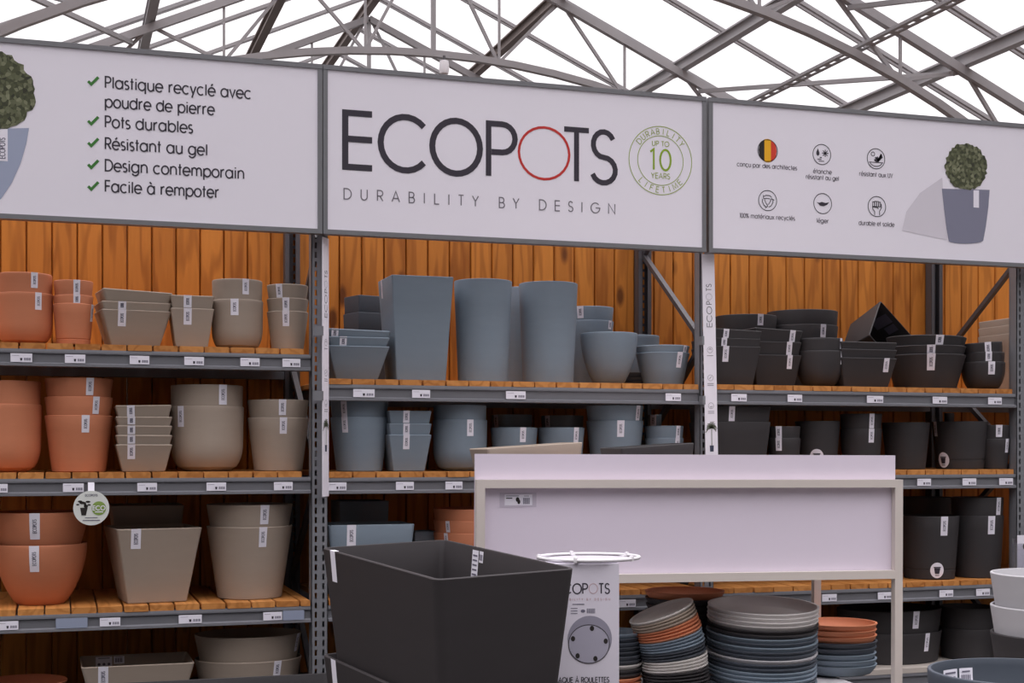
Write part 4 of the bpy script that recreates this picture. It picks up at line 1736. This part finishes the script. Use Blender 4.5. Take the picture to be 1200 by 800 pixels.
top_planter(566, 684, 521, .2, .55, taupe, 'shallow taupe trough showing above the left of the blank board', math.radians(8))
top_planter(722, 815, 521, .22, .6, black, 'shallow black trough showing above the middle of the blank board', math.radians(10))

# saucers: stacks on the stand's lower shelf


def saucer_mesh(R, h, m_, nm='plant_saucer'):
    q = MB()
    prof = [(0.001, 0), (R * .78, 0), (R * .86, .006), (R * .97, h * .6), (R, h - .006), (R + .003, h - .004), (R + .003, h), (R - .009, h), (R - .01, h - .004), (R * .95 - .006, h * .62), (R * .84 - .004, .012), (R * .76, .008), (0.001, .008)]
    q.lathe(prof, 40)
    return q.mesh(nm, m_, 30)


ORD = ['top', 'second', 'third', 'fourth', 'fifth', 'sixth', 'seventh', 'eighth', 'ninth', 'tenth', 'eleventh', 'twelfth', 'thirteenth', 'fourteenth',
       'fifteenth', 'sixteenth', 'seventeenth', 'eighteenth', 'nineteenth', 'twentieth', 'twenty-first', 'twenty-second', 'twenty-third', 'twenty-fourth', 'twenty-fifth', 'twenty-sixth', 'twenty-seventh', 'twenty-eighth']
CN = dict(pale='pale grey', light='light grey', black='black', grey='blue-grey', slate='slate grey', terracotta='terracotta', dark='dark grey', white='off-white', taupe='taupe')


def saucer_stack(px, y, R, cols, step, h, stackname, lean=0.0, leandir=(1, 0), z0=.411, tilt0=0.0):
    """cols listed from the bottom up; lean = extra tilt per saucer in degrees"""
    P = on_disp(px, y)
    meshes = {}
    pos = P + Vector((0, 0, z0))
    ang = tilt0
    n_ = len(cols)
    ax = Vector((leandir[0], leandir[1], 0))
    for i, c in enumerate(cols):
        if c not in meshes:
            meshes[c] = saucer_mesh(R, h, POTC[c])
        o = bpy.data.objects.new('plant_saucer', meshes[c])
        COL.objects.link(o)
        M = Matrix.Rotation(math.radians(ang), 4, ax)
        jit = Vector((random.uniform(-1, 1), random.uniform(-1, 1), 0)) * .003
        o.location = pos + jit
        o.rotation_euler = M.to_euler()
        k = n_ - 1 - i
        lab = '%s round saucer, %s from the top in %s' % (CN[c], ORD[k], stackname) if k else '%s round saucer on top of %s' % (CN[c], stackname)
        tag(o, lab, 'saucer', 'saucers in ' + stackname)
        up = M @ Vector((0, 0, 1))
        pos = pos + up * step
        ang += lean


saucer_stack(891, .34, .272, ['grey', 'slate', 'grey', 'grey', 'grey', 'slate', 'slate', 'light', 'slate', 'slate', 'grey', 'slate', 'grey', 'black', 'black', 'pale', 'pale', 'pale', 'pale'], .0205, .055,
             'the widest saucer stack', tilt0=4.2, leandir=(DR.x, DR.y))
saucer_stack(981, .74, .205, ['grey', 'grey', 'grey', 'slate', 'dark', 'terracotta', 'terracotta', 'terracotta'], (.031), .055, 'the right terracotta topped stack')
saucer_stack(793, .22, .160, ['black', 'black', 'black', 'black', 'black', 'black', 'black', 'black', 'white', 'white', 'white', 'white', 'dark', 'dark', 'dark', 'grey', 'grey', 'grey', 'grey', 'terracotta', 'terracotta', 'terracotta', 'terracotta', 'taupe', 'taupe', 'taupe', 'white'],
             .0152, .03, 'the leaning multicoloured saucer stack', lean=-.8, leandir=(DB.x, DB.y))
saucer_stack(717, .30, .145, ['black', 'black', 'terracotta', 'terracotta', 'black', 'black', 'white', 'dark', 'dark', 'dark', 'dark', 'slate', 'slate', 'grey'], .0215, .035, 'the saucer stack beside the carton')
saucer_stack(803, .70, .205, ['black', 'black', 'black', 'black', 'black', 'black', 'black', 'dark', 'dark', 'black', 'black', 'black', 'terracotta'], .034, .055, 'the tall back stack under the board')

# ------------------------------------------------------------------ big black planters in front
TILT_H = 440.0


def rimpt(px, py, s):
    k = (py - TILT_H)
    return atF(px, py, F_PX * s / k)


SN = 5.0 * 240 / F_PX
pn, pl_, pr = rimpt(515, 680, SN), rimpt(378, 642, SN), rimpt(672, 665, SN)
exl = (pl_ - pn)
exr = (pr - pn)
La, Lb = exl.length, exr.length
ux = exl.normalized()
uy = (exr - ux * exr.dot(ux)).normalized()
uz = uy.cross(ux)
if uz.z < 0:
    uz = -uz
HP = .66


def big_planter(top_c, lab, hgt):
    """rectangular tapered box: local x along the long edge, z up, origin at the base centre"""
    t = empty('trough_planter', (0, 0, 0), lab, 'planter', 'large black rectangular planters')
    M = Matrix((ux, uy, uz)).transposed()
    if M.determinant() < 0:
        M = Matrix((ux, -uy, uz)).transposed()
    t.rotation_euler = M.to_euler()
    t.location = top_c - uz * hgt
    me = MB()
    hx, hy = La / 2, Lb / 2
    tp = .105 * hgt
    c = .04
    wl = .017

    def rr(ax, ay, z, cr=c):
        out = []
        for cx_, cy_, a0 in ((ax - cr, ay - cr, 0), (-ax + cr, ay - cr, 90), (-ax + cr, -ay + cr, 180), (ax - cr, -ay + cr, 270)):
            for kq in range(5):
                a = math.radians(a0 + 22.5 * kq)
                out.append((cx_ + cr * math.cos(a), cy_ + cr * math.sin(a), z))
        return out
    rg = [rr(hx - tp - .01, hy - tp * .8 - .01, 0), rr(hx - tp, hy - tp * .8, .01)]
    for i in range(1, 5):
        f = i / 4
        rg.append(rr(hx - tp * (1 - f), hy - tp * .8 * (1 - f), hgt * f - (.003 if i == 4 else 0)))
    rg.append(rr(hx - .003, hy - .003, hgt))
    rg.append(rr(hx - wl + .002, hy - wl + .002, hgt, c * .6))
    for i in range(4, 0, -1):
        f = i / 4
        rg.append(rr(hx - wl - tp * (1 - f), hy - wl - tp * .8 * (1 - f), max(hgt * f - (.003 if i == 4 else 0), .03), c * .6))
    rg.append(rr(hx - wl - tp - .01, hy - wl - tp * .8 - .01, .025, c * .6))
    me.rings(rg)
    body = me.build('body', mat('matt_black_plastic', (55, 51, 53), 0.65, var=0.1, scale=4, stretch=ST, spec=.3), t, 35)
    return t, hx, hy, tp


tc0 = (pl_ + pr) / 2
bp1, hx, hy, tp = big_planter(tc0, 'upper large black rectangular planter in front of the centre bay', HP)
Minv = bp1.rotation_euler.to_matrix().inverted()


def loc_of(P):
    return Minv @ (P - bp1.location)


sgn = 1 if loc_of(pl_).x > 0 else -1           # which local end is the left corner
sy_ = 1 if loc_of(pn).y > 0 else -1           # which long side faces the camera
# sticker hanging over the rim near the left corner
for pt, hgt in ((bp1, HP),):
    q = MB()
    xa, xb = sgn * (hx - .11), sgn * (hx - .16)
    ys = lambda z: sy_ * (hy - tp * .8 * (1 - z / hgt) + .002)
    q.poly([(xa, ys(hgt - .13), hgt - .13), (xb, ys(hgt - .13), hgt - .13), (xb, ys(hgt), hgt + .001), (xa, ys(hgt), hgt + .001)])
    q.poly([(xa, ys(hgt), hgt + .001), (xb, ys(hgt), hgt + .001), (xb, ys(hgt) - sy_ * .02, hgt + .001), (xa, ys(hgt) - sy_ * .02, hgt + .001)])
    q.build('sticker', paper, pt)
# label pair inside the far long wall
q = MB()
ysi = lambda z: -sy_ * (hy - .017 - tp * .8 * (1 - z / HP) - .002)
cx0 = None
Pm = rimpt(531, 640, SN)
cx0 = loc_of(rimpt(545, 641, SN)).x
for k, (w0, w1, h0, h1) in enumerate(((0, .055, .012, .135), (.062, .095, .012, .06))):
    q = MB()
    xs = [cx0 - sgn * w0, cx0 - sgn * w1]
    q.poly([(xs[0], ysi(HP - h1), HP - h1), (xs[1], ysi(HP - h1), HP - h1), (xs[1], ysi(HP - h0), HP - h0), (xs[0], ysi(HP - h0), HP - h0)])
    cl_ = q.build('care_label', paper, bp1)
    q = MB()
    for j in range(5):
        if k:
            za, zb3 = HP - .05, HP - .025
            x_a = xs[0] + (xs[1] - xs[0]) * (.15 + .15 * j)
            x_b = x_a + (xs[1] - xs[0]) * .08
        else:
            za = HP - .03 - .02 * j - .008
            zb3 = za + .007
            x_a = xs[0] + (xs[1] - xs[0]) * .15
            x_b = xs[0] + (xs[1] - xs[0]) * .85
        e_ = sy_ * .0015
        q.poly([(x_a, ysi(za) + e_, za), (x_b, ysi(za) + e_, za), (x_b, ysi(zb3) + e_, zb3), (x_a, ysi(zb3) + e_, zb3)])
    q.build('print', ink, cl_)
# second planter: same box, pushed inside one another
tc1 = tc0 - uz * .455
bp2, _, _, _ = big_planter(tc1, 'lower large black rectangular planter under the upper one', HP)
q = MB()
xa, xb = sgn * (hx - .11), sgn * (hx - .16)
ys = lambda z: sy_ * (hy - tp * .8 * (1 - z / HP) + .002)
q.poly([(xa, ys(HP - .13), HP - .13), (xb, ys(HP - .13), HP - .13), (xb, ys(HP), HP + .001), (xa, ys(HP), HP + .001)])
q.build('sticker', paper, bp2)

# long low black trough in front of the left bay
A = at(185, 799, -.62)
B = at(381, 787, -.62)
wd = 1.75
zr_ = (A.z + B.z) / 2
me = pot_mesh('trough_planter', 'cone', 1, wd / 2, .22, zr_, .86, black, .014)
o = bpy.data.objects.new('trough_planter', me)
COL.objects.link(o)
o.location = (B.x - wd / 2 + .05, -.62 - .22, 0)
tag(o, 'long black trough on the floor in front of the left bay', 'planter')

# ------------------------------------------------------------------ printed cartons and the trolley ring
FB = 5.78
BR = Vector((ct, -st, 0)) * math.cos(math.radians(3)) + Vector((st, ct, 0)) * math.sin(math.radians(3))
ang_b = math.atan2(BR.y, BR.x)
Pr = atF(725.5, 660, FB)
BW = .292
ztp = Pr.z
hbx = ztp / 2
for i in range(2):
    c = empty('carton', Vector((Pr.x, Pr.y, hbx * (1 - i))) - BR * (BW / 2), None, None)
    c.rotation_euler = (0, 0, ang_b)
    p = MB()
    z1 = hbx - .001
    p.rings([[(u * BW / 2, v * BW / 2 + BW / 2, z) for u, v in ((1, 1), (-1, 1), (-1, -1), (1, -1))] for z in (0, z1)])
    p.build('box', mat('white_carton', (214, 208, 220), .6), c)
    f = lambda u, v: Vector((u, -.0012, v))
    kb = FB / F_PX
    if i == 0:
        tag(c, 'upper white printed carton beside the big black planter', 'carton', 'white printed cartons')
        zl = hbx - 35 * kb
        fit = 62 * kb
        x0 = BW / 2 - 10.5 * kb - fit
        q = MB()
        hh = 11.5 * kb
        pls, Wt = strokes('ECOPOTS')
        sc = fit / Wt
        x = 0
        for jx, chx in enumerate('ECOPOTS'):
            adv, pl2 = G[chx]
            if jx != 4:
                for pl in pl2:
                    ribbon(q, [(x0 + (x + a) * sc, zl + b2 * hh) for a, b2 in pl], 1.5 * kb, f)
            else:
                xo4 = x
            x += adv + .17
        q.build('lettering', darkink, c)
        q = MB()
        for pl in G['O'][1]:
            ribbon(q, [(x0 + (xo4 + a) * sc, zl + b2 * hh) for a, b2 in pl], .7 * kb, f)
        write(q, 'DURABILITY BY DESIGN', x0, zl - 8 * kb, 2.4 * kb, .4 * kb, f, track=.8, fit=fit)
        q.build('logo_ring', mat('pale_pink_ink', (188, 150, 156), .7), c)
        q = MB()
        write(q, 'SOCLE ROND', BW / 2 - 40 * kb, hbx - 127 * kb, 5.5 * kb, .9 * kb, f, align='c', fit=.0001) if 0 else None
        write(q, 'PLAQUE À ROULETTES', BW / 2 - 12 * kb - 66 * kb, hbx - 139 * kb, 6 * kb, 1.0 * kb, f, fit=66 * kb)
        q.build('caption', darkink, c)
        # little price block
        q = MB()
        xr0 = BW / 2 - 55 * kb
        zq = hbx - 56 * kb
        rect(q, xr0, zq + 8 * kb, xr0 + 14 * kb, zq + 9 * kb, f)
        for j in range(3):
            rect(q, xr0 - 2 * kb, zq + (3.4 - 3 * j) * kb, xr0 + 6 * kb, zq + (4.2 - 3 * j) * kb, f)
        for j in range(9):
            rect(q, xr0 + (17 + 1.1 * j) * kb, zq - 2 * kb, xr0 + (17 + 1.1 * j + (.5 if j % 2 else .8)) * kb, zq + 3.5 * kb, f)
        disc(q, xr0 + 12.5 * kb, zq + .6 * kb, 2.6 * kb, 1.8 * kb, f, 14)
        q.build('price_print', ink, c)
        # picture of the wheeled base
        px_, pz_ = BW / 2 - 34.5 * kb, hbx - 91 * kb
        q = MB()
        disc(q, px_, pz_ + 3 * kb, 26 * kb, 27 * kb, f, 36)
        pa = q.build('base_picture', mat('printed_base_grey', (142, 138, 154), .7), c)
        fa = lambda u, v: Vector((u, -.0020, v))
        q = MB()
        disc(q, px_ - 1 * kb, pz_ - 3 * kb, 24 * kb, 22.5 * kb, fa, 36)
        q.build('base_inner_picture', mat('printed_base_light', (164, 160, 176), .7), c)
        fb_ = lambda u, v: Vector((u, -.0026, v))
        q = MB()
        ribbon(q, arc(px_ - 1 * kb, pz_ - 3 * kb, 24 * kb, 22.5 * kb, 0, 360, 36), .8 * kb, fb_)
        for a in (80, 10, -68, 228, 160):
            ca, sa = math.cos(math.radians(a)), math.sin(math.radians(a))
            disc(q, px_ - kb + 20 * kb * ca, pz_ - 3 * kb + 18.5 * kb * sa, 2.6 * kb, 3.2 * kb, fb_, 10)
        q.build('castor_picture', blackink, c)
    else:
        tag(c, 'lower white printed carton standing under the upper carton', 'carton', 'white printed cartons')
# trolley ring on the carton
tcn = Vector((Pr.x, Pr.y, ztp)) - BR * (BW / 2 + .0) + Vector((st, ct, 0)) * .16
tcn = atF(690, HOR, FB + .17)
tcn.z = ztp
tr_ = empty('plant_trolley', tcn, 'white round wheeled trolley ring lying on top of the upper carton', 'plant trolley')
q = MB()
RT_ = .215
q.tube([(RT_ * math.cos(2 * PI * i / 56), RT_ * .9 * math.sin(2 * PI * i / 56), .013) for i in range(56)], .0075, 10, closed=True)
q.build('ring', white_pl, tr_, 50)
q = MB()
q.lathe([(.001, .002), (RT_ * .86, .002), (RT_ * .87, .008), (.001, .008)], 40)
for v in range(len(q.v)):
    q.v[v] = (q.v[v][0], q.v[v][1] * .9, q.v[v][2])
q.build('plate', mat('trolley_plate', (196, 190, 202), .5), tr_, 40)
for a in (-52, 20, 92, 164, 236):
    q = MB()
    cx_, cy_ = RT_ * .99 * math.cos(math.radians(a)), RT_ * .9 * .99 * math.sin(math.radians(a))
    q.lathe([(.001, .003), (.010, .004), (.011, .018), (.008, .026), (.001, .027)], 14, (cx_, cy_, 0))
    q.bar((cx_ * .84, cy_ * .84, .008), (cx_, cy_, .008), .016, .008)
    q.build('castor', white_pl, tr_, 40)

# ------------------------------------------------------------------ right foreground: grey pots, wide bowl, card
plz = .36
pb = MB()
PA = atF(1200, HOR, 5.9)
pb.box((-.62, -.5, .0), (.62, .5, plz))
pbo = pb.build('plinth', palewood, None, None, (PA.x + .25, PA.y, 0))
pbo.rotation_euler = (0, 0, -TH)
tag(pbo, 'pale low plinth under the bowl and grey pots at bottom right', 'plinth')


def fore_pot(px, F, rpx, rims, h_first, kind, b, cols, labs, wall=.012):
    P = atF(px, HOR, F)
    R = rpx * F / F_PX
    zs = [1.6 - (y - HOR) * F / F_PX for y in rims]
    out = []
    for i, z in enumerate(zs):
        hh = zs[0] - plz
        sc = (1, .985, .968, .95)[i]
        me = pot_mesh('flower_pot', kind, 0, R, R, hh, b, POTC[cols[i]], wall)
        o = bpy.data.objects.new('flower_pot', me)
        COL.objects.link(o)
        o.location = (P.x, P.y, z - hh)
        o.scale = (1, 1, 1)
        tag(o, labs[i], 'plant pot', 'nested grey pots at the right edge')
        out.append((o, dict(kind=kind, sq=0, rx=R, ry=R, h=hh, b=b)))
    return out


fp = fore_pot(1236, 6.15, 72, [741, 709, 671], .45, 'cone', .76, ['black', 'light', 'light'],
              ['black pot under the two light grey pots at the right edge', 'lower of the two light grey pots stacked at the right edge',
               'topmost light grey pot of the stack at the right edge'], .011)
a0 = math.atan2(-ct, -st)
sticker(fp[0][0], fp[0][1], a0 - .32, .03, .1)
# wide slate bowl
P = atF(1198, HOR, 5.3)
Rb = 107 * 5.3 / F_PX
hb_ = 1.6 - (786 - HOR) * 5.3 / F_PX - plz
me = pot_mesh('bowl_planter', 'bowl', 0, Rb, Rb, hb_, .6, slate, .014)
bw_ = bpy.data.objects.new('bowl_planter', me)
COL.objects.link(bw_)
bw_.location = (P.x, P.y, plz)
tag(bw_, 'wide slate blue bowl in the bottom right corner with two white labels inside', 'plant pot')
s_ = prof_fn('bowl', .6)
for k, (xa, xb) in enumerate(((-.225, -.155), (-.145, -.085))):
    q = MB()
    pts = []
    za, zb3 = hb_ - .035, hb_ - .1
    cr, sr = math.cos(-TH), math.sin(-TH)

    def ip(xx, z, off=.003):
        rr = Rb * s_(z / hb_) - .014 - off
        yy = math.sqrt(rr * rr - xx * xx)
        return (xx * cr - yy * sr, xx * sr + yy * cr, z)
    lf = lambda off: (lambda u, v: ip(xa + (xb - xa) * u, zb3 + (za - zb3) * v, off))
    grid(q, 0, 0, 1, 1, lf(.003), n=6)
    l_ = q.build('care_label', paper, bw_)
    q = MB()
    if k:
        for j in range(9):
            grid(q, .14 + .08 * j, .16, .14 + .08 * j + (.03 if j % 2 else .05), .62, lf(.006), n=1)
        grid(q, .2, .76, .8, .84, lf(.006), n=3)
    else:
        for j in range(3):
            grid(q, .1 + .3 * j, .14, .1 + .3 * j + .16, .36, lf(.006), n=2)
        grid(q, .15, .5, .85, .56, lf(.006), n=3)
        grid(q, .12, .74, .88, .84, lf(.006), n=3)
    q.build('print', ink, l_)
# clear leaflet stand behind the grey pots
P = at(1196, 648, -.12)
P.z = 0
ls = empty('leaflet_holder', P, 'clear leaflet holder with white card at the right edge above grey pots', 'leaflet holder')
zc0, zc1 = at(1196, 668, -.12).z, at(1196, 627, -.12).z
q = MB()
q.box((-.048, -.004, zc0), (.1, -.001, zc1 - .05))
q.box((-.048, .02, zc0), (.1, .023, zc1 - .02))
q.build('holder', acrylic, ls)
q = MB()
q.box((-.02, .004, zc0), (.1, .008, zc1))
q.build('card', paper, ls)
q = MB()
disc(q, .03, zc1 - .07, .012, .018, lambda u, v: Vector((u, .003, v)), 10)
disc(q, .045, zc1 - .055, .01, .012, lambda u, v: Vector((u, .003, v)), 10)
q.build('print', blackink, ls)
q = MB()
q.box((.02, .024, 0), (.045, .05, zc0 + .05))
q.box((-.08, -.08, 0), (.14, .12, .012))
q.build('stand_pole', dsteel, ls)
